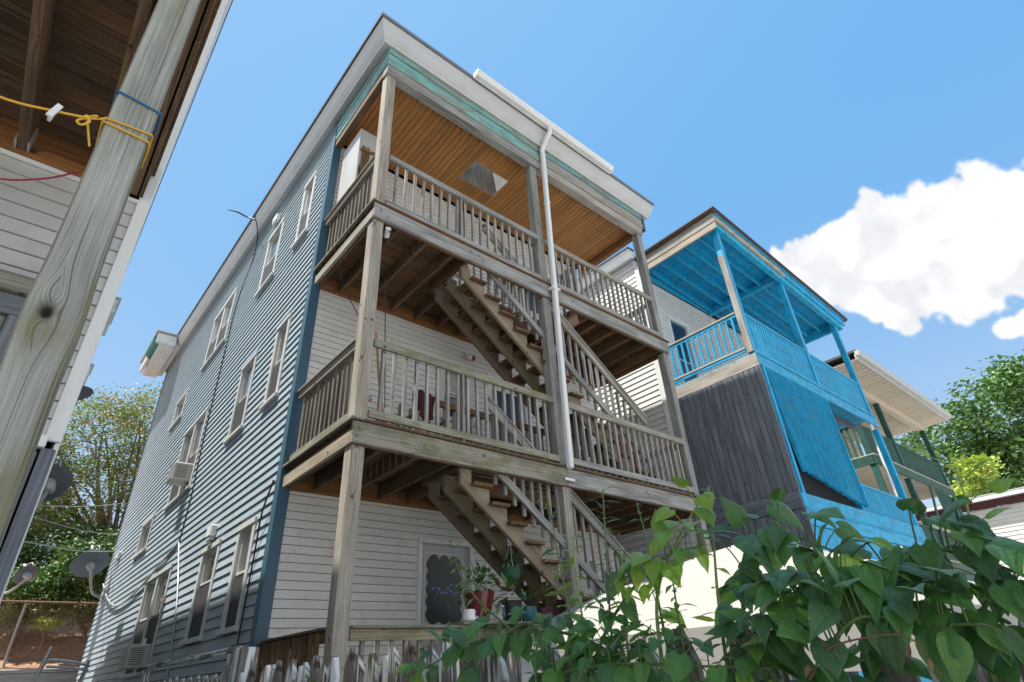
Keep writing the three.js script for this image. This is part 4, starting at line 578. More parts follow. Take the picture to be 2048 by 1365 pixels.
const LM = { deep: [leafM(0.075, 0.22, 0.045), leafM(0.10, 0.27, 0.05), leafM(0.07, 0.185, 0.06), leafM(0.12, 0.30, 0.05)], young: [leafM(0.26, 0.46, 0.05, 0.45), leafM(0.19, 0.40, 0.045, 0.45), leafM(0.32, 0.50, 0.07, 0.45)], grey: [leafM(0.12, 0.25, 0.10), leafM(0.15, 0.29, 0.11)], dry: [leafM(0.24, 0.155, 0.08, 0.1, 0.85)], pot: [leafM(0.07, 0.22, 0.04), leafM(0.10, 0.28, 0.05), leafM(0.045, 0.15, 0.03)], bronze: [leafM(0.26, 0.10, 0.035), leafM(0.20, 0.16, 0.05)] };
const stemM = plain(0.10, 0.17, 0.05, { roughness: 0.6 }), stemY = plain(0.20, 0.30, 0.07, { roughness: 0.6 }), stemB = plain(0.16, 0.09, 0.045, { roughness: 0.8 });
function leafAt(parent, geos, mats, p, dir, s, up) { const d = dir.clone().normalize(), u = (up ?? new THREE.Vector3(R(-0.4, 0.4), 1, R(-0.4, 0.4))).normalize(); const x = u.clone().cross(d).normalize(), y = d.clone().cross(x); const o = new THREE.Mesh(pick(geos), pick(mats)); o.name = 'leaf'; o.scale.setScalar(s); o.quaternion.setFromRotationMatrix(new THREE.Matrix4().makeBasis(x, y, d)); o.position.copy(p); return put(parent, o); }
function plantStem(parent, pts, r, m, taper = true) { const c = new THREE.CatmullRomCurve3(pts.map(V)); const g = new THREE.TubeGeometry(c, pts.length * 6, r, 6); if (taper) { const a = g.attributes.position, n = pts.length * 6; for (let i = 0; i <= n; i++) { const q = c.getPointAt(i / n), k = 1 - 0.65 * i / n; for (let j = 0; j < 7; j++) { const o = i * 7 + j; a.setXYZ(o, q.x + (a.getX(o) - q.x) * k, q.y + (a.getY(o) - q.y) * k, q.z + (a.getZ(o) - q.z) * k); } } } return [c, g]; }
function vine(name, label, pts, o) {   // a stem with leaves on short stalks
  const base = pts[0], t = thing(name, label, o.category ?? 'vine', base, o.group), [c, g] = plantStem(t, pts, o.r ?? 0.005, o.stem ?? stemM), G = [g], n = o.n;
  for (let i = 0; i < n; i++) {
    const f = (o.from ?? 0.04) + (1 - (o.from ?? 0.04)) * (i + R(0.1, 0.9)) / n, p = c.getPointAt(Math.min(1, f)), tan = c.getTangentAt(Math.min(1, f)), side = new THREE.Vector3(R(-1, 1), R(-0.2, 0.6), R(-1, 1)).cross(tan).normalize().multiplyScalar(i % 2 ? 1 : -1);
    if (o.face) side.add(new THREE.Vector3(...o.face).multiplyScalar(R(0.3, 1.2))).normalize();
    const L = (o.stalk ?? 0.035) * R(0.7, 1.5), e = p.clone().addScaledVector(side, L).add(new THREE.Vector3(0, L * 0.35, 0)), s = R(...o.size) * (o.taper ? 1.1 - 0.6 * f : 1);
    G.push(new THREE.TubeGeometry(new THREE.QuadraticBezierCurve3(p, p.clone().lerp(e, 0.5).add(new THREE.Vector3(0, L * 0.2, 0)), e), 4, (o.r ?? 0.005) * 0.3, 4));
    const d = side.clone().add(new THREE.Vector3(0, (o.droop ?? -0.8) * R(0.5, 1.5), 0)); if (o.face) d.addScaledVector(new THREE.Vector3(...o.face), 0.25);
    const up = o.face ? new THREE.Vector3(...o.face).multiplyScalar(R(0.2, 1.3)).add(new THREE.Vector3(R(-0.5, 0.5), R(0.3, 1), R(-0.5, 0.5))) : undefined;
    leafAt(t, o.geo ?? HEART, f > (o.youngFrom ?? 2) ? LM.young : o.mats ?? LM.deep, e, d, s, up);
  }
  for (const [px, py, pz] of o.flowers ?? []) for (let k = 0; k < 9; k++) { const q = new THREE.Vector3(px + R(-0.02, 0.02), py + R(-0.03, 0.015), pz + R(-0.02, 0.02)); const m = mesh('flower', t, flowerG, flowerM, q.toArray(), new THREE.Quaternion().setFromEuler(new THREE.Euler(R(2, 4), R(0, 6), R(-0.5, 0.5)))); m.scale.setScalar(R(0.005, 0.008)); }
  mesh('stem', t, mergeGeometries(G.map(x => { const y = x.toNonIndexed(); return y; })), o.stem ?? stemM);
  return t;
}
const flowerM = plain(0.16, 0.10, 0.34, { roughness: 0.6, side: THREE.DoubleSide });
const flowerG = (() => { const P = [], U = []; for (let k = 0; k < 5; k++) { const a = k * 1.2566, b = a + 0.63, c = a + 1.2566; P.push(0, 0, 0, Math.cos(a) * 0.35, 0.35, Math.sin(a) * 0.35, Math.cos(b), 0.75, Math.sin(b), 0, 0, 0, Math.cos(b), 0.75, Math.sin(b), Math.cos(c) * 0.35, 0.35, Math.sin(c) * 0.35); for (let i = 0; i < 12; i++) U.push(0); } return geoFrom(P, U); })();
function bushLeaves(parent, p, r, n, size, mats, geo = NARROW) { for (let i = 0; i < n; i++) { const d = new THREE.Vector3(R(-1, 1), R(-0.25, 1), R(-1, 1)).normalize(), k = R(0.25, 1), q = new THREE.Vector3(p[0] + d.x * r[0] * k, p[1] + d.y * r[1] * k, p[2] + d.z * r[0] * k); leafAt(parent, geo, mats, q, d.clone().add(new THREE.Vector3(R(-0.5, 0.5), R(-0.3, 0.5), R(-0.5, 0.5))), R(...size)); } }
{
  const y = D1 + 0.958, shelf = y; B('pot_shelf', porch, M.mossy, 1.2, 2.5, y - 0.004, y + 0.02, -0.17, 0.07); const Y = shelf + 0.021, red = new THREE.MeshPhysicalMaterial({ color: new THREE.Color().setRGB(0.11, 0.008, 0.012), roughness: 0.25, clearcoat: 0.8 });
  const a = pot('red_flower_pot', 'tall glossy dark red pot with a leafy plant on the porch rail', [1.46, Y, -0.05], bowl(0.095, 0.155, 0.255), red); bushLeaves(a, [1.46, Y + 0.30, -0.05], [0.27, 0.20], 150, [0.05, 0.09], LM.pot); bushLeaves(a, [1.20, Y + 0.20, -0.02], [0.12, 0.12], 50, [0.04, 0.07], LM.pot); for (let k = 0; k < 6; k++) { const d = [R(-0.25, 0.2), 0.35 + R(0, 0.15), R(-0.1, 0.15)]; const [, g] = plantStem(a, [[1.46, Y + 0.22, -0.05], [1.46 + d[0] * 0.5, Y + 0.22 + d[1] * 0.6, -0.05 + d[2] * 0.5], [1.46 + d[0], Y + 0.2 + d[1], -0.05 + d[2]]], 0.004, stemM); mesh('stem', a, g, stemM); }
  const c = thing('white_mug', 'white ceramic mug on the porch rail beside the red pot', 'mug', [1.31, Y, 0.0]); lathe('cup', c, plain(0.8, 0.8, 0.8, { roughness: 0.3 }), [[0, 0], [0.055, 0], [0.06, 0.02], [0.052, 0.10], [0.046, 0.10], [0.05, 0.03], [0, 0.02]], [1.31, Y, 0.0], 24); tube('handle', c, plain(0.8, 0.8, 0.8, { roughness: 0.3 }), [[1.358, Y + 0.085, 0.012], [1.388, Y + 0.075, 0.02], [1.386, Y + 0.035, 0.02], [1.362, Y + 0.025, 0.012]], 0.008, 16, 8);
  const j = thing('glass_jar', 'empty glass jar with a lid on the porch rail', 'jar', [1.66, Y, 0.02]); lathe('body', j, M.glass, [[0, 0], [0.05, 0], [0.055, 0.02], [0.055, 0.10], [0.04, 0.12]], [1.66, Y, 0.02], 20); lathe('lid', j, M.galv, [[0, 0.02], [0.045, 0.02], [0.045, 0]], [1.66, Y + 0.12, 0.02], 20);
  const b = pot('black_flower_pot', 'black plastic pot with bronze leaves on the porch rail', [1.87, Y, -0.05], bowl(0.085, 0.105, 0.19), M.black[0]); bushLeaves(b, [1.87, Y + 0.24, -0.05], [0.14, 0.16], 26, [0.09, 0.16], [...LM.bronze, ...LM.pot]);
  const tp = pot('teal_flower_pot', 'small teal textured pot on the porch rail', [2.08, Y, -0.03], bowl(0.075, 0.08, 0.14), new THREE.MeshPhysicalMaterial({ color: new THREE.Color().setRGB(0.03, 0.15, 0.17), roughness: 0.4, clearcoat: 0.4 })); for (let k = 0; k < 5; k++) lathe('ring', tp, plain(0.04, 0.18, 0.2), [[0.079, -0.004], [0.084, 0], [0.079, 0.004]], [2.08, Y + 0.025 + k * 0.022, -0.03], 20); bushLeaves(tp, [2.08, Y + 0.17, -0.03], [0.09, 0.12], 18, [0.07, 0.14], [...LM.grey, ...LM.bronze]);
  const bc = pot('two_tone_pot', 'small maroon and white dipped pot on the porch rail', [2.29, Y, -0.03], bowl(0.07, 0.085, 0.13), plain(0.6, 0.56, 0.5)); lathe('glaze', bc, plain(0.12, 0.03, 0.05, { roughness: 0.35 }), [[0.0805, 0.062], [0.0885, 0.1295]], [2.29, Y, -0.03], 24); bushLeaves(bc, [2.29, Y + 0.17, -0.03], [0.10, 0.16], 30, [0.07, 0.14], LM.bronze, GRASS.concat(NARROW));
  const h = pot('hanging_pot', 'green hanging pot with trailing foliage below the stairs', [2.10, 2.42, -0.30], bowl(0.075, 0.105, 0.16), plain(0.025, 0.10, 0.055)); for (const [dx, dz] of [[0.1, 0], [-0.05, 0.087], [-0.05, -0.087]]) tube('hanger', h, M.trim, [[2.10 + dx, 2.575, -0.30 + dz], [2.10 + dx * 0.4, 2.72, -0.30 + dz * 0.4], [2.10, 2.86, -0.30]], 0.003, 8, 4); tube('hook', h, M.galv, [[2.10, 2.86, -0.30], [2.115, 2.9, -0.28], [2.10, 2.93, -0.25]], 0.004, 10); bushLeaves(h, [2.10, 2.62, -0.30], [0.12, 0.13], 70, [0.035, 0.06], LM.pot, HEART);
  // second-floor clutter
  const ch = thing('wooden_chair', 'slatted wooden chair on the second-floor deck with a jacket over it', 'chair', [1.45, D2, -1.15]); for (const [x, z] of [[1.22, -0.95], [1.66, -0.95], [1.22, -1.38], [1.66, -1.38]]) B('leg', ch, M.tan, x, x + 0.04, D2, D2 + (z < -1.2 ? 0.95 : 0.66), z, z + 0.04); for (let k = 0; k < 4; k++) B('seat_slat', ch, M.tan, 1.21, 1.71, D2 + 0.42, D2 + 0.44, -1.38 + k * 0.115, -1.28 + k * 0.115); for (let k = 0; k < 4; k++) B('back_slat', ch, M.tan, 1.27 + k * 0.105, 1.33 + k * 0.105, D2 + 0.45, D2 + 0.93, -1.375, -1.355); for (const x of [1.2, 1.655]) B('armrest', ch, M.tan, x, x + 0.06, D2 + 0.66, D2 + 0.69, -1.40, -0.9); beam('brace', ch, M.tan, [1.24, D2 + 0.62, -0.93], [1.7, D2 + 0.05, -0.93], 0.03, 0.06);
  { const g = new THREE.PlaneGeometry(0.30, 0.62, 12, 22), a = g.attributes.position; for (let i = 0; i < a.count; i++) { const x = a.getX(i), v = a.getY(i); const over = v > 0.02 ? 0.05 : 0; a.setXYZ(i, x * (1.0 + 0.15 * Math.sin(v * 9)), -Math.abs(v - 0.02) * 1.15 + 0.02, (v > 0.02 ? -0.055 : 0.055) + 0.02 * Math.sin(x * 45 + v * 8)); } g.computeVertexNormals(); const m = mesh('jacket', null, g, plain(0.075, 0.014, 0.02, { roughness: 0.95, side: THREE.DoubleSide }), [1.38, D2 + 0.99, -1.0], new THREE.Quaternion().setFromEuler(new THREE.Euler(0, 0.25, 0))); m.name = 'draped_jacket'; m.userData = { label: 'dark maroon jacket hung over the wooden chair on the second-floor deck', category: 'jacket' }; }
  const fc = thing('folding_chair', 'red-brown folding chair at the right end of the second-floor deck', 'chair', [5.3, D2, -0.95]); B('back_panel', fc, plain(0.19, 0.045, 0.03, { roughness: 0.7 }), 4.98, 5.58, D2 + 0.62, D2 + 1.24, -0.98, -0.95, 0.03); B('seat', fc, plain(0.19, 0.045, 0.03, { roughness: 0.7 }), 5.0, 5.56, D2 + 0.42, D2 + 0.46, -0.95, -0.55, 0.01); for (const x of [4.99, 5.55]) { beam('leg', fc, M.black, [x, D2, -0.5], [x, D2 + 0.7, -1.0], 0.025, 0.025); beam('leg', fc, M.black, [x, D2, -1.05], [x, D2 + 0.5, -0.56], 0.025, 0.025); }
  const tb = thing('dark_table', 'small dark table behind the railing on the second-floor deck', 'table', [3.9, D2, -1.2]); B('top', tb, M.black, 3.75, 4.7, D2 + 0.55, D2 + 0.59, -1.45, -1.0); for (const [x, z] of [[3.78, -1.42], [4.63, -1.42], [3.78, -1.06], [4.63, -1.06]]) B('leg', tb, M.black, x, x + 0.04, D2, D2 + 0.549, z, z + 0.04);
  const bt = thing('blue_storage_bin', 'blue plastic bin standing on the dark table', 'bin', [4.2, D2 + 0.59, -1.2]); B('tub', bt, plain(0.01, 0.05, 0.20, { roughness: 0.4 }), 4.02, 4.42, D2 + 0.592, D2 + 0.8, -1.38, -1.08, 0.02); B('lid', bt, plain(0.012, 0.06, 0.24, { roughness: 0.4 }), 4.0, 4.44, D2 + 0.801, D2 + 0.83, -1.4, -1.06, 0.01);
  const tarp = thing('blue_tarp', 'folded blue tarpaulin standing behind the left railing of the second deck', 'tarpaulin', [0.3, D2, -0.6]); { const g = new THREE.BoxGeometry(0.16, 0.74, 0.36, 4, 12, 10), a = g.attributes.position; for (let i = 0; i < a.count; i++) a.setXYZ(i, a.getX(i) + 0.02 * Math.sin(a.getZ(i) * 40 + a.getY(i) * 5), a.getY(i) + 0.02 * Math.sin(a.getZ(i) * 22), a.getZ(i) + 0.015 * Math.sin(a.getY(i) * 17)); g.computeVertexNormals(); mesh('fold', tarp, g, plain(0.012, 0.04, 0.17, { roughness: 0.45 }), [0.24, D2 + 0.38, -0.62]); }
  for (const [x0, z0, x1, z1, h, label] of [[0.42, -0.62, 0.16, -0.25, 2.15, 'fishing rod leaning on the corner post of the second deck'], [0.74, -0.75, 0.36, -0.3, 1.95, 'second fishing rod leaning inside the second-floor railing']]) { const r = thing('fishing_rod', label, 'fishing rod', [x0, D2, z0], 'fishing rods on the second deck'); const at = (t) => [x0 + (x1 - x0) * t, D2 + h * t, z0 + (z1 - z0) * t]; tube('blank', r, M.black, [at(0.15), at(0.5), at(1)], 0.006, 10, 5); tube('grip', r, plain(0.30, 0.17, 0.09), [at(0), at(0.1), at(0.2)], 0.015, 6, 8); mesh('reel', r, new THREE.CylinderGeometry(0.035, 0.035, 0.05, 14), M.metal, [at(0.22)[0], at(0.22)[1], at(0.22)[2] + 0.05], new THREE.Quaternion().setFromEuler(new THREE.Euler(Math.PI / 2, 0, 0.5))); tube('crank', r, M.metal, [[at(0.22)[0], at(0.22)[1], at(0.22)[2] + 0.07], [at(0.22)[0] + 0.05, at(0.22)[1] - 0.02, at(0.22)[2] + 0.08]], 0.005, 4); }
  const br = thing('broom', 'wooden-handled broom leaning in the corner of the second deck', 'broom', [0.5, D2, -0.4]); tube('handle', br, plain(0.36, 0.2, 0.1), [[0.52, D2 + 0.2, -0.4], [0.40, D2 + 0.6, -0.33], [0.27, D2 + 1.15, -0.24]], 0.013, 8, 8); B('head', br, plain(0.3, 0.03, 0.04), 0.45, 0.62, D2, D2 + 0.2, -0.45, -0.37, 0.03);
  // broken white cabinet on the third deck
  const cb = thing('broken_cabinet', 'broken white cabinet with torn veneer on the top deck, behind the left railing', 'cabinet', [0.3, D3, -1.2]), wt = M.trimGrey; B('side_panel', cb, wt, 0.12, 0.15, D3, D3 + 2.40, -1.62, -1.02, 0.003); B('front_panel', cb, wt, 0.152, 0.46, D3 + 1.65, D3 + 2.40, -1.045, -1.02, 0.003); B('shelf', cb, wt, 0.152, 0.46, D3 + 1.62, D3 + 1.645, -1.6, -1.03); B('back_panel', cb, M.orange, 0.152, 0.46, D3 + 0.3, D3 + 2.38, -1.62, -1.605); B('bottom', cb, M.orange, 0.10, 0.48, D3 + 0.9, D3 + 0.94, -1.6, -1.03); B('right_panel', cb, wt, 0.462, 0.49, D3, D3 + 2.40, -1.62, -1.02, 0.003); B('base', cb, wt, 0.152, 0.46, D3 + 0.01, D3 + 0.12, -1.045, -1.02);
  { const jag = (x0, x1, y0, y1) => { const s = new THREE.Shape(); s.moveTo(x0, y0); s.lineTo(x1, y0); const n = 9; for (let i = 0; i <= n; i++) s.lineTo(x1 + (x0 - x1) * i / n, y1 - (i % 2 ? R(0.02, 0.16) : 0) - R(0, 0.04)); s.closePath(); return new THREE.ExtrudeGeometry(s, { depth: 0.012, bevelEnabled: false }); }; mesh('torn_veneer', cb, jag(0.17, 0.30, D3 + 0.95, D3 + 2.08), M.brown[0], [0, 0, -1.018]); mesh('torn_veneer', cb, jag(0.34, 0.455, D3 + 0.95, D3 + 2.05), M.brown[1], [0, 0, -1.016]); beam('loose_rail', cb, M.orange, [0.14, D3 + 1.93, -1.0], [0.4, D3 + 1.98, -1.0], 0.02, 0.04); }
  // bolts in the deck fascias, cords hanging under the decks
  for (const [x, y] of [[0.08, D2 - 0.10], [0.05, D2 - 0.18], [2.9, D2 - 0.17], [4.4, D2 - 0.14], [5.66, D2 - 0.11], [0.09, D3 - 0.12], [1.42, D3 - 0.10], [1.56, D3 - 0.11], [1.62, D3 - 0.16], [3.35, D3 - 0.12], [4.1, D3 - 0.13], [5.6, D3 - 0.1]]) mesh('bolt', porch, new THREE.CylinderGeometry(0.014, 0.016, 0.012, 10), M.zinc, [x, y, 0.005], new THREE.Quaternion().setFromEuler(new THREE.Euler(Math.PI / 2, 0, 0)));
  for (const [pts, m, label] of [[[[0.33, 3.5, -0.45], [0.32, 3.2, -0.44], [0.29, 2.9, -0.45]], plain(0.16, 0.02, 0.05), 'thin dark red cord hanging below the second deck beside the corner post'], [[[0.10, 6.3, -1.1], [0.16, 6.12, -1.15], [0.30, 5.95, -1.2], [0.36, 5.6, -1.0], [0.42, 4.9, -0.6]], M.black[0], 'black wire hanging from the third deck to the left railing']]) { const o = tube('hanging_cord', null, m, pts, 0.006, 16, 5); o.name = numbered('hanging_wire'); o.userData = { label, category: 'cord' }; }
  // porch lights and camera
  const cam = thing('security_camera', 'small white security camera under the third-floor deck beside the corner post', 'security camera', [0.24, 6.22, -0.13]); mesh('body', cam, new THREE.CylinderGeometry(0.034, 0.034, 0.12, 16), M.trim, [0.235, 6.22, -0.09], new THREE.Quaternion().setFromEuler(new THREE.Euler(1.25, 0, 0.3))); mesh('lens', cam, new THREE.CylinderGeometry(0.024, 0.024, 0.012, 16), M.black, [0.252, 6.20, -0.033], new THREE.Quaternion().setFromEuler(new THREE.Euler(1.25, 0, 0.3))); tube('bracket', cam, M.trim, [[0.235, 6.24, -0.1], [0.235, 6.30, -0.1]], 0.012, 4);
  const fl = thing('flood_light', 'twin flood light fixed to the white wall below the third deck', 'lamp', [2.62, 6.02, -1.66]); B('plate', fl, M.trim, 2.57, 2.67, 5.98, 6.08, ZW + 0.012, ZW + 0.035, 0.01); for (const s of [-1, 1]) lathe('lamp_head', fl, s < 0 ? M.trim : M.orange, [[0, 0], [0.03, 0], [0.055, 0.09], [0.05, 0.1], [0, 0.1]], [2.62 + s * 0.05, 6.0, -1.68], 14, new THREE.Quaternion().setFromEuler(new THREE.Euler(2.2, 0, s * 0.5)));
}
// white pop-up canopy in the yard behind the fence
{
  const c = thing('canopy_tent', 'white fabric canopy tent standing in the yard behind the vines', 'canopy', [3.3, 0, 1.95]), n = 20, P = [], U = [], X = 3.25, Z = 1.9, H = 1.75, top = 2.58, eave = 1.80, fab = plain(0.31, 0.297, 0.275, { roughness: 0.85, side: THREE.DoubleSide });
  const f = (a, b) => { const m = Math.max(Math.abs(a), Math.abs(b)), y = eave + (top - eave) * Math.pow(1 - m, 0.8) + 0.015 * Math.sin(a * 9) * Math.sin(b * 8 + 1); return [X + a * H, y - 0.05 * m * (1 - Math.min(Math.abs(a), Math.abs(b)) / (m + 1e-6)), Z + b * H]; };
  for (let i = 0; i < n; i++) for (let j = 0; j < n; j++) { const a0 = i / n * 2 - 1, a1 = (i + 1) / n * 2 - 1, b0 = j / n * 2 - 1, b1 = (j + 1) / n * 2 - 1, q = [f(a0, b0), f(a0, b1), f(a1, b1), f(a1, b0)]; P.push(...q[0], ...q[1], ...q[2], ...q[0], ...q[2], ...q[3]); for (let k = 0; k < 6; k++) U.push(a0, b0); }
  mesh('roof_fabric', c, geoFrom(P, U), fab); for (const s of [-1, 1]) { B('valance', c, fab, X - H, X + H, eave - 0.28, eave, Z + s * H - 0.003, Z + s * H + 0.003, 0.001); B('valance', c, fab, X + s * H - 0.003, X + s * H + 0.003, eave - 0.28, eave, Z - H, Z + H, 0.001); for (const t of [-1, 1]) B('pole', c, M.metal, X + s * (H - 0.04) - 0.02, X + s * (H - 0.04) + 0.02, 0, eave + 0.02, Z + t * (H - 0.04) - 0.02, Z + t * (H - 0.04) + 0.02); }
}

// ---------- vines and weeds over the fence ----------
rnd = mulberry(303);
{
  const fc = [-0.75, 0.45, 0.4], G = 'vines over the fence';
  const vin = (label, pts, n, size, o = {}) => vine('heart_leaf_vine', label, pts.map(([x, y, z]) => [x, y > 1.66 ? y - (o.sink ?? 0.035) : y, z]), { n, size, face: fc, group: G, droop: -0.9, stalk: 0.03, youngFrom: 0.9, ...o });
  vin('vine with heart-shaped leaves draped over the fence below the mug and red pot', [[-0.93, 1.56, 3.75], [-0.96, 1.72, 3.52], [-0.98, 1.74, 3.32], [-0.99, 1.725, 3.1], [-1.0, 1.68, 2.92], [-1.01, 1.62, 2.80]], 46, [0.041, 0.068], { youngFrom: 0.97 });
  vin('vine with large dark leaves hanging on the pickets below the hanging pot', [[-0.93, 1.6, 3.4], [-0.97, 1.76, 3.36], [-1.01, 1.71, 3.24], [-1.03, 1.64, 3.15], [-1.03, 1.58, 3.1]], 13, [0.052, 0.076], { youngFrom: 2 });
  vin('leafy vine climbing in front of the canopy tent', [[-0.95, 1.5, 3.5], [-0.98, 1.68, 3.6], [-1.0, 1.78, 3.72], [-0.99, 1.85, 3.84], [-0.97, 1.86, 3.92]], 42, [0.037, 0.065], { youngFrom: 0.6 });
  vin('low vine mat at the foot of the tall weeds, bottom centre', [[-0.95, 1.5, 3.35], [-1.02, 1.60, 3.5], [-1.05, 1.62, 3.7], [-1.06, 1.61, 3.9], [-1.05, 1.6, 4.05]], 46, [0.037, 0.065], {});
  vin('vine arching over the canopy tent towards the blue porch', [[-0.95, 1.5, 3.95], [-0.96, 1.72, 3.97], [-0.97, 1.84, 4.02], [-0.96, 1.86, 4.08], [-0.96, 1.82, 4.15], [-0.97, 1.78, 4.22]], 50, [0.044, 0.072], { youngFrom: 0.92 });
  vin('dense vine with broad dark leaves below the blue porch', [[-0.98, 1.5, 4.0], [-1.03, 1.64, 4.03], [-1.05, 1.72, 4.1], [-1.04, 1.76, 4.18], [-1.02, 1.72, 4.26], [-1.03, 1.66, 4.33]], 72, [0.041, 0.072], { youngFrom: 2 });
  vin('dense vine with broad leaves at the bottom right, over the tilted pickets', [[-1.0, 1.5, 4.12], [-1.08, 1.60, 4.15], [-1.08, 1.66, 4.22], [-1.06, 1.68, 4.3], [-1.07, 1.64, 4.36]], 44, [0.037, 0.065], { youngFrom: 2 });
  vin('vine along the top of the fence under the green porch', [[-0.9, 1.55, 4.15], [-0.93, 1.72, 4.2], [-0.95, 1.79, 4.28], [-0.96, 1.775, 4.35], [-0.97, 1.73, 4.42], [-0.98, 1.70, 4.48]], 60, [0.041, 0.068], { youngFrom: 0.95 });
  vin('vine with pointed dark leaves at the right edge of the fence', [[-0.9, 1.5, 4.3], [-1.0, 1.66, 4.36], [-1.02, 1.72, 4.42], [-1.03, 1.70, 4.47], [-1.05, 1.64, 4.5]], 24, [0.044, 0.068], { youngFrom: 2 });
  vin('young vine tip with yellow-green leaves in front of the far porch post', [[-0.95, 1.55, 3.75], [-0.96, 1.75, 3.78], [-0.95, 1.86, 3.86], [-0.94, 1.93, 3.93]], 20, [0.034, 0.058], { sink: 0, youngFrom: 0.3, stem: stemY });
  vin('thin upright vine shoot against the white building', [[-0.95, 1.6, 4.36], [-0.94, 1.74, 4.37], [-0.935, 1.82, 4.385], [-0.93, 1.87, 4.39]], 11, [0.02, 0.034], { sink: 0, youngFrom: 0.3, r: 0.003, stem: stemY, droop: 0.2 });
  vine('dry_vine', 'dead brown vine stem with shrivelled leaves among the green ones', [[-1.12, 1.585, 4.14], [-1.13, 1.62, 4.18], [-1.13, 1.633, 4.24], [-1.12, 1.63, 4.29], [-1.13, 1.585, 4.315]], { n: 8, size: [0.011, 0.02], mats: LM.dry, geo: NARROW, stem: stemB, r: 0.002, stalk: 0.008, droop: -2 });
  const weed = (label, pts, n, size, o = {}) => vine('tall_weed', label, pts, { n, size, geo: NARROW, mats: LM.grey, droop: 0.15, stalk: 0.006, r: 0.004, taper: 1, category: 'weed', group: 'tall weeds behind the fence', ...o });
  weed('tall weed with small pale leaves in front of the lower stairs', [[-0.92, 1.45, 3.5], [-0.94, 1.7, 3.49], [-0.95, 1.9, 3.47], [-0.95, 2.06, 3.45]], 46, [0.04, 0.075], { mats: [...LM.grey, ...LM.young], flowers: [[-0.93, 1.83, 3.47]] });
  weed('tall narrow-leaved weed in front of the downspout end', [[-0.95, 1.45, 3.62], [-0.96, 1.65, 3.63], [-0.95, 1.85, 3.64], [-0.93, 2.02, 3.64]], 70, [0.05, 0.085], { geo: GRASS, droop: 0.7, mats: LM.grey });
  weed('weed with purple flowers in front of the grey lower siding', [[-0.92, 1.5, 3.76], [-0.92, 1.7, 3.75], [-0.91, 1.85, 3.74], [-0.9, 1.97, 3.72]], 34, [0.03, 0.055], { flowers: [[-0.93, 1.85, 3.73], [-0.90, 1.82, 3.78]] });
  weed('thin nightshade stem with purple flowers leaning towards the door', [[-0.95, 1.55, 3.5], [-0.96, 1.70, 3.3], [-0.95, 1.82, 3.1], [-0.93, 1.92, 2.98], [-0.9, 2.02, 2.9]], 26, [0.03, 0.06], { mats: [...LM.grey, ...LM.young], flowers: [[-0.96, 1.87, 2.99], [-0.97, 1.86, 2.94]] });
  weed('upright shoot with a pale bud in front of the blue porch wall', [[-0.95, 1.55, 3.9], [-0.97, 1.72, 3.93], [-0.96, 1.84, 3.945], [-0.94, 1.95, 3.95]], 16, [0.03, 0.055], { mats: LM.young, stem: stemY });
  weed('bright leafy shoot between the tall weeds in front of the stair foot', [[-0.95, 1.5, 3.55], [-0.97, 1.66, 3.56], [-0.97, 1.8, 3.55], [-0.96, 1.92, 3.54]], 40, [0.04, 0.07], { mats: LM.young, stem: stemY, droop: -0.1 });
  weed('bright leafy shoot just left of the young vine tip', [[-0.97, 1.5, 3.68], [-0.98, 1.64, 3.69], [-0.98, 1.76, 3.7], [-0.96, 1.86, 3.7]], 40, [0.04, 0.075], { mats: [...LM.young, ...LM.grey], stem: stemY, droop: -0.1 });
  weed('fine-leaved weed low in front of the pickets at the bottom centre', [[-1.05, 1.42, 3.45], [-1.06, 1.55, 3.47], [-1.06, 1.66, 3.48], [-1.05, 1.72, 3.5]], 40, [0.04, 0.07], { mats: LM.grey });
  weed('pale weed low in front of the canopy tent', [[-1.02, 1.45, 3.85], [-1.02, 1.58, 3.86], [-1.0, 1.7, 3.85], [-0.98, 1.78, 3.84]], 34, [0.035, 0.065], { mats: [...LM.grey, ...LM.young] });
  weed('small weed growing through the fence below the blue corner board', [[-0.96, 1.4, 2.0], [-1.0, 1.55, 2.05], [-1.02, 1.64, 2.1]], 7, [0.05, 0.08], { geo: HEART, mats: LM.deep });
  weed('thin weed on the fence in front of the porch corner post', [[-0.93, 1.45, 2.5], [-0.97, 1.65, 2.52], [-0.98, 1.76, 2.55]], 12, [0.02, 0.04], { mats: LM.young });
}
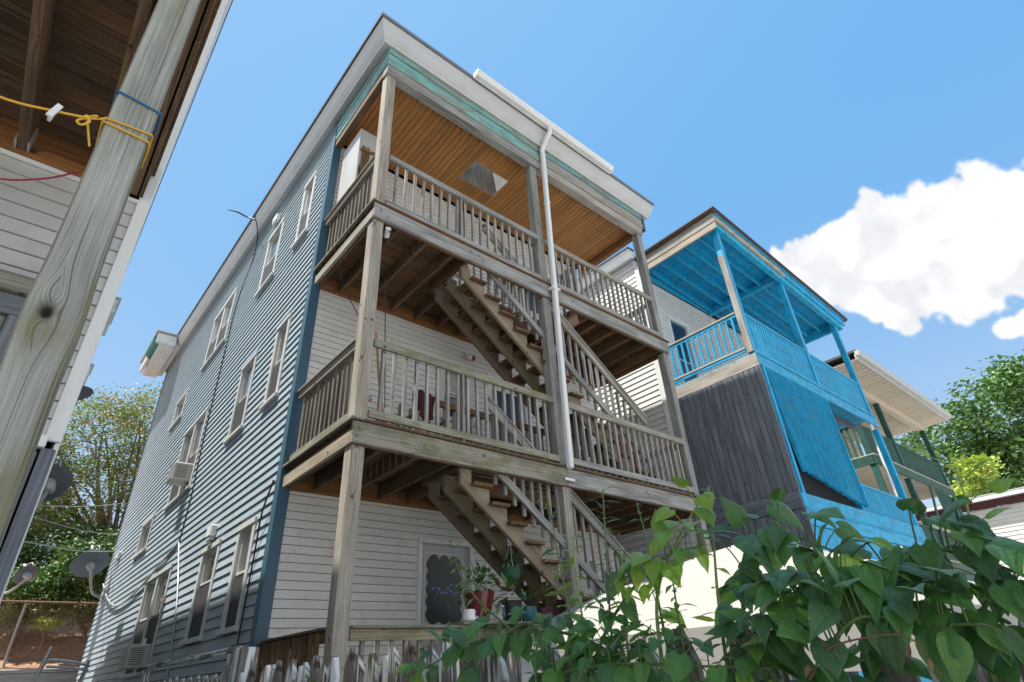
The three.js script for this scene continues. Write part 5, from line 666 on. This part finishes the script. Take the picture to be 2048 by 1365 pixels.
// ---------- bank, wall, chain-link fence and trees behind ----------
rnd = mulberry(505);
{
  const nx = 60, nz = 60, P = [], U = [], H = (x, z) => { const t = -z; return 2.1 + sm(15.3, 26, t) * 2.6 + sm(26, 70, t) * 7 + 0.12 * Math.sin(x * 1.3 + t) + 0.08 * Math.sin(x * 3.1 - t * 2.2) + 0.3 * (fbm(x / 60 + 0.5, t / 60, 20, 20, 3) - 0.5); };
  const g = (i, j) => { const x = -40 + 90 * i / nx, z = -15.3 - 70 * Math.pow(j / nz, 1.8); return [x, H(x, z), z]; };
  for (let i = 0; i < nx; i++) for (let j = 0; j < nz; j++) { const a = g(i, j), b = g(i + 1, j), c = g(i + 1, j + 1), d = g(i, j + 1); for (const q of [a, b, c, a, c, d]) { P.push(...q); U.push(q[0] / 1.5, q[2] / 1.5); } }
  const bank = struct(mesh('mulch_bank', scene, geoFrom(P, U), mat(T.soil, { bumpScale: 0.02, roughness: 0.95 }))); bank.userData.label = 'bank of brown wood mulch behind the houses';
  const wall = thing('retaining_wall', 'grey concrete retaining wall at the foot of the mulch bank', 'wall', [-2, 0, -15.2]); B('wall', wall, M.concrete, -20, 12, 0, 2.22, -15.45, -15.1, 0.02); B('coping', wall, M.concrete, -20, 12, 2.222, 2.3, -15.5, -15.05, 0.02);
  const cf = thing('chain_link_fence', 'rusty chain-link fence on the mulch bank', 'fence', [-1, 2.9, -18]), y0 = 2.7, y1 = 4.1;
  tube('top_rail', cf, M.rust, [[-5, y1 + 0.02, -18], [0, y1, -18], [5, y1 - 0.06, -18]], 0.03, 12, 8); for (const x of [-4, -1.35, 1.4, 4]) tube('fence_post', cf, M.galv, [[x, 2.2, -18.03], [x, 3.2, -18.03], [x + 0.02, y1 + 0.05, -18.03]], 0.035, 6, 8);
  const W = []; for (let k = -40; k < 100; k++) for (const s of [-1, 1]) { const x0 = -5 + k * 0.075, h = y1 - y0; const a = new THREE.CylinderGeometry(0.0026, 0.0026, Math.hypot(h, h), 3, 1); a.rotateZ(s * Math.PI / 4); a.translate(x0 + 0, (y0 + y1) / 2, -18 + s * 0.004); if (x0 > -4.6 && x0 < 2.4) W.push(a); }
  const wm = mesh('wire_mesh', cf, mergeGeometries(W), M.rust); wm.userData.kind = 'stuff';
  const hr = thing('steel_handrail', 'bent galvanized handrail beside the far end of the slate house', 'handrail', [-1, 1.9, -9]); beam('pole', hr, M.metal, [-1.29, 1.2, -9], [-1.08, 2.42, -9], 0.05, 0.05, 0.012); tube('bent_rail', hr, M.metal, [[-1.3, 1.3, -9.1], [-1.14, 2.0, -9.1], [-1.06, 2.2, -9.1], [-0.9, 2.21, -9.1], [-0.5, 2.13, -9.1], [-0.42, 2.1, -9.1]], 0.024, 30, 8); tube('second_rail', hr, M.metal, [[-1.05, 2.12, -9.1], [-0.8, 2.1, -9.1], [-0.42, 2.04, -9.1]], 0.02, 12, 8); beam('pole', hr, M.galv, [-0.62, 1.2, -9.1], [-0.45, 2.2, -9.1], 0.05, 0.05, 0.012);
}
function leafCloud(blobs, n, size, cols, clump = 26, spread = 0.16) {   // many folded leaf faces, gathered in clumps
  const P = [], U = [], C = [], tot = blobs.reduce((s, b) => s + b[3] * b[4] * b[5], 0), a = new THREE.Vector3(), b = new THREE.Vector3(), d = new THREE.Vector3(), nn = new THREE.Vector3();
  for (const [x, y, z, rx, ry, rz] of blobs) {
    const m = Math.max(1, Math.round(n * rx * ry * rz / tot / clump));
    for (let i = 0; i < m; i++) {
      const u = new THREE.Vector3(R(-1, 1), R(-1, 1), R(-1, 1)); if (u.length() > 1 || u.length() < 0.05) { i--; continue; } const k = Math.pow(u.length(), 0.35) / u.length() * (0.8 + 0.35 * rnd()); u.multiplyScalar(k);
      const cx = x + u.x * rx, cy = y + u.y * ry, cz = z + u.z * rz, sp = spread * Math.min(rx, ry, rz) * R(0.6, 1.5), col = pick(cols), tone = R(0.75, 1.25);
      for (let j = 0; j < clump; j++) {
        const px = cx + (rnd() + rnd() + rnd() - 1.5) * sp * 1.5, py = cy + (rnd() + rnd() + rnd() - 1.5) * sp, pz = cz + (rnd() + rnd() + rnd() - 1.5) * sp * 1.5, s = size * R(0.6, 1.35);
        d.set(R(-1, 1), R(-0.7, 0.5), R(-1, 1)).normalize(); nn.set(R(-0.7, 0.7), 1, R(-0.7, 0.7)); a.crossVectors(nn, d).normalize().multiplyScalar(s * 0.28); b.crossVectors(d, a).normalize().multiplyScalar(s * 0.1);
        const O = [px, py, pz], Tp = [px + d.x * s, py + d.y * s, pz + d.z * s], Mx = [px + d.x * s * 0.45, py + d.y * s * 0.45, pz + d.z * s * 0.45], A = [Mx[0] + a.x + b.x, Mx[1] + a.y + b.y, Mx[2] + a.z + b.z], Bq = [Mx[0] - a.x + b.x, Mx[1] - a.y + b.y, Mx[2] - a.z + b.z];
        P.push(...O, ...A, ...Tp, ...O, ...Tp, ...Bq); U.push(0.5, 0, 0.9, 0.4, 0.5, 1, 0.5, 0, 0.5, 1, 0.1, 0.4); const t = tone * R(0.85, 1.15); for (let k = 0; k < 6; k++) C.push(col[0] * t, col[1] * t, col[2] * t);
      }
    }
  }
  const g = geoFrom(P, U); g.setAttribute('color', new THREE.Float32BufferAttribute(C, 3)); return g;
}
const foliageM = new THREE.MeshPhysicalMaterial({ vertexColors: true, roughness: 0.6, transmission: 0.3, thickness: 0, side: THREE.DoubleSide });
function tree(name, label, base, trunkTop, r, blobs, n, size, cols, o = {}) {
  const t = thing(name, label, o.category ?? 'tree', base, o.group), G = [];
  const limb = (p, q, r0, r1, depth) => {
    const m = p.clone().lerp(q, 0.5).add(new THREE.Vector3(R(-1, 1), R(-0.5, 0.5), R(-1, 1)).multiplyScalar(p.distanceTo(q) * 0.1)), c = new THREE.QuadraticBezierCurve3(p, m, q), g = new THREE.TubeGeometry(c, 6, r0, 6), a = g.attributes.position; for (let i = 0; i <= 6; i++) { const k = 1 + (r1 / r0 - 1) * i / 6, w = c.getPoint(i / 6); for (let j = 0; j < 7; j++) { const e = i * 7 + j; a.setXYZ(e, w.x + (a.getX(e) - w.x) * k, w.y + (a.getY(e) - w.y) * k, w.z + (a.getZ(e) - w.z) * k); } } G.push(g);
    if (depth > 0) for (let k = 0; k < (o.forks ?? 3); k++) { const s = R(0.35, 0.95), w = c.getPoint(s), L = p.distanceTo(q) * (1 - s * 0.6) * R(0.35, 0.6); limb(w, w.clone().add(q.clone().sub(p).normalize().multiplyScalar(L * 0.5)).add(new THREE.Vector3(R(-1, 1), R(-0.2, 0.7), R(-1, 1)).normalize().multiplyScalar(L * 0.75)), r1 * (1.0), r1 * 0.35, depth - 1); }
  };
  const top = V(trunkTop); limb(V(base), top, r, r * 0.65, 0); for (const [x, y, z, rx, ry, rz] of blobs) for (let k = 0; k < (o.limbs ?? 2); k++) limb(top.clone().lerp(V(base), R(0, 0.35)), new THREE.Vector3(x + R(-0.6, 0.6) * rx, y + R(-0.4, 0.4) * ry, z + R(-0.6, 0.6) * rz), r * 0.42, r * 0.10, 2);
  mesh('trunk', t, mergeGeometries(G), M.bark); mesh('crown', t, leafCloud(blobs, n, size, cols, o.clump, o.spread), foliageM); return t;
}
{
  const lg = [[0.24, 0.34, 0.06], [0.28, 0.36, 0.07], [0.18, 0.29, 0.05], [0.42, 0.28, 0.08]], dg = [[0.06, 0.15, 0.03], [0.08, 0.18, 0.04], [0.05, 0.11, 0.03]], mg = [[0.12, 0.25, 0.05], [0.15, 0.28, 0.06], [0.10, 0.20, 0.05]], yg = [[0.36, 0.48, 0.05], [0.42, 0.5, 0.08]];
  tree('locust_tree', 'tall light green tree with orange-tinged leaves behind the gap between the houses', [1.5, 3.5, -25], [1.0, 7.0, -24.6], 0.24, [[-3.2, 10.2, -24, 1.9, 1.6, 1.8], [-0.9, 11.4, -24.5, 2.2, 1.7, 2], [1.6, 12.4, -25, 2.2, 1.9, 2], [-2.6, 8.4, -23.5, 1.7, 1.2, 1.6], [0.2, 9.2, -24, 2, 1.4, 1.8], [2.2, 9.8, -24.5, 1.6, 1.6, 1.6], [-1.0, 7.4, -23.2, 1.2, 0.8, 1.2]], 30000, 0.135, lg, { limbs: 6, forks: 4, clump: 24, spread: 0.24 });
  tree('ivy_covered_tree', 'dark ivy-covered tree behind the service wires', [-2.6, 3.2, -22], [-2.4, 6.0, -22], 0.2, [[-2.6, 6.4, -22, 1.1, 1.5, 0.9], [-1.4, 5.6, -21.8, 1.0, 1.1, 0.9], [-3.4, 5.2, -22, 1.2, 1.4, 1], [-0.2, 6.6, -23, 1.2, 0.9, 1]], 12000, 0.13, dg, { clump: 30, spread: 0.35 });
  tree('young_locust', 'sunlit feathery sapling beside the far corner of the slate house', [1.0, 2.9, -19.2], [0.8, 4.6, -19.2], 0.06, [[0.1, 5.4, -19.2, 1.0, 0.7, 0.8], [1.0, 5.7, -19.4, 0.9, 0.8, 0.8], [-0.3, 4.9, -19, 0.6, 0.35, 0.6]], 4200, 0.16, mg, { spread: 0.3 });
  tree('round_bush', 'rounded sunlit bush behind the chain-link fence, left of the dish', [-1.3, 2.9, -20], [-1.3, 3.6, -20], 0.07, [[-1.4, 4.55, -20, 1.0, 0.75, 0.9], [-0.8, 4.35, -19.8, 0.8, 0.6, 0.8]], 7500, 0.11, mg, { category: 'bush', group: 'bushes behind the chain-link fence', spread: 0.22 });
  tree('round_bush', 'rounded dense bush behind the satellite dish at the slate house corner', [0.5, 2.9, -20], [0.5, 3.6, -20], 0.07, [[0.3, 4.5, -20, 1.0, 0.75, 0.9], [1.1, 4.3, -20, 0.9, 0.7, 0.8]], 7500, 0.11, mg, { category: 'bush', group: 'bushes behind the chain-link fence', spread: 0.22 });
  tree('small_shrub', 'small bright shrub on the mulch behind the chain-link fence', [-0.6, 2.9, -19], [-0.6, 3.2, -19], 0.03, [[-0.6, 3.62, -19, 0.4, 0.16, 0.3]], 900, 0.08, yg, { category: 'shrub', spread: 0.3 });
  tree('broad_tree', 'broad green tree rising behind the white building at the right', [43, 3, 0], [42.5, 9, 0], 0.5, [[41, 12.6, -2.8, 2.6, 2.2, 2.4], [41.5, 13.2, 0.5, 3.2, 2.6, 3], [42, 14.6, 2.4, 2.8, 2.0, 2.6], [42, 10.6, -2.5, 2.4, 1.9, 2.2], [42, 10.8, 1.2, 3, 2, 2.8], [42.5, 12, 4.5, 3, 2.6, 3], [42, 9.2, -1, 3, 1.5, 2.4]], 21000, 0.34, mg, { limbs: 2, forks: 2, clump: 22, spread: 0.22 });
  tree('young_maple', 'small yellow-green tree between the green porch and the white building', [33.5, 3, -1], [33.5, 7.5, -1], 0.1, [[33.4, 8.9, -0.9, 0.9, 0.7, 0.8], [33.4, 8.2, -1.6, 0.7, 0.7, 0.7]], 1700, 0.24, yg, { spread: 0.35 });
  for (let k = 0; k < 9; k++) { const x = -14 + k * 4.4 + R(-1, 1), z = -46 - R(0, 10), y = 7.5 + R(-0.5, 0.5); tree('hill_tree', ['', 'second', 'third', 'fourth', 'fifth', 'sixth', 'seventh', 'eighth', 'ninth'][k] ? `${['', 'second', 'third', 'fourth', 'fifth', 'sixth', 'seventh', 'eighth', 'ninth'][k]} tree from the left on the hill behind the houses` : 'leftmost tree on the hill behind the houses', [x, y - 2, z], [x, y + 2, z], 0.25, [[x, y + 3.5, z, 2.6, 2.4, 2.4], [x + R(-1.5, 1.5), y + 1.5, z + 1, 2.4, 1.8, 2]], 2600, 0.45, k % 2 ? dg : mg, { limbs: 1, group: 'trees on the hill' }); }
}
renderer.render(scene, camera);
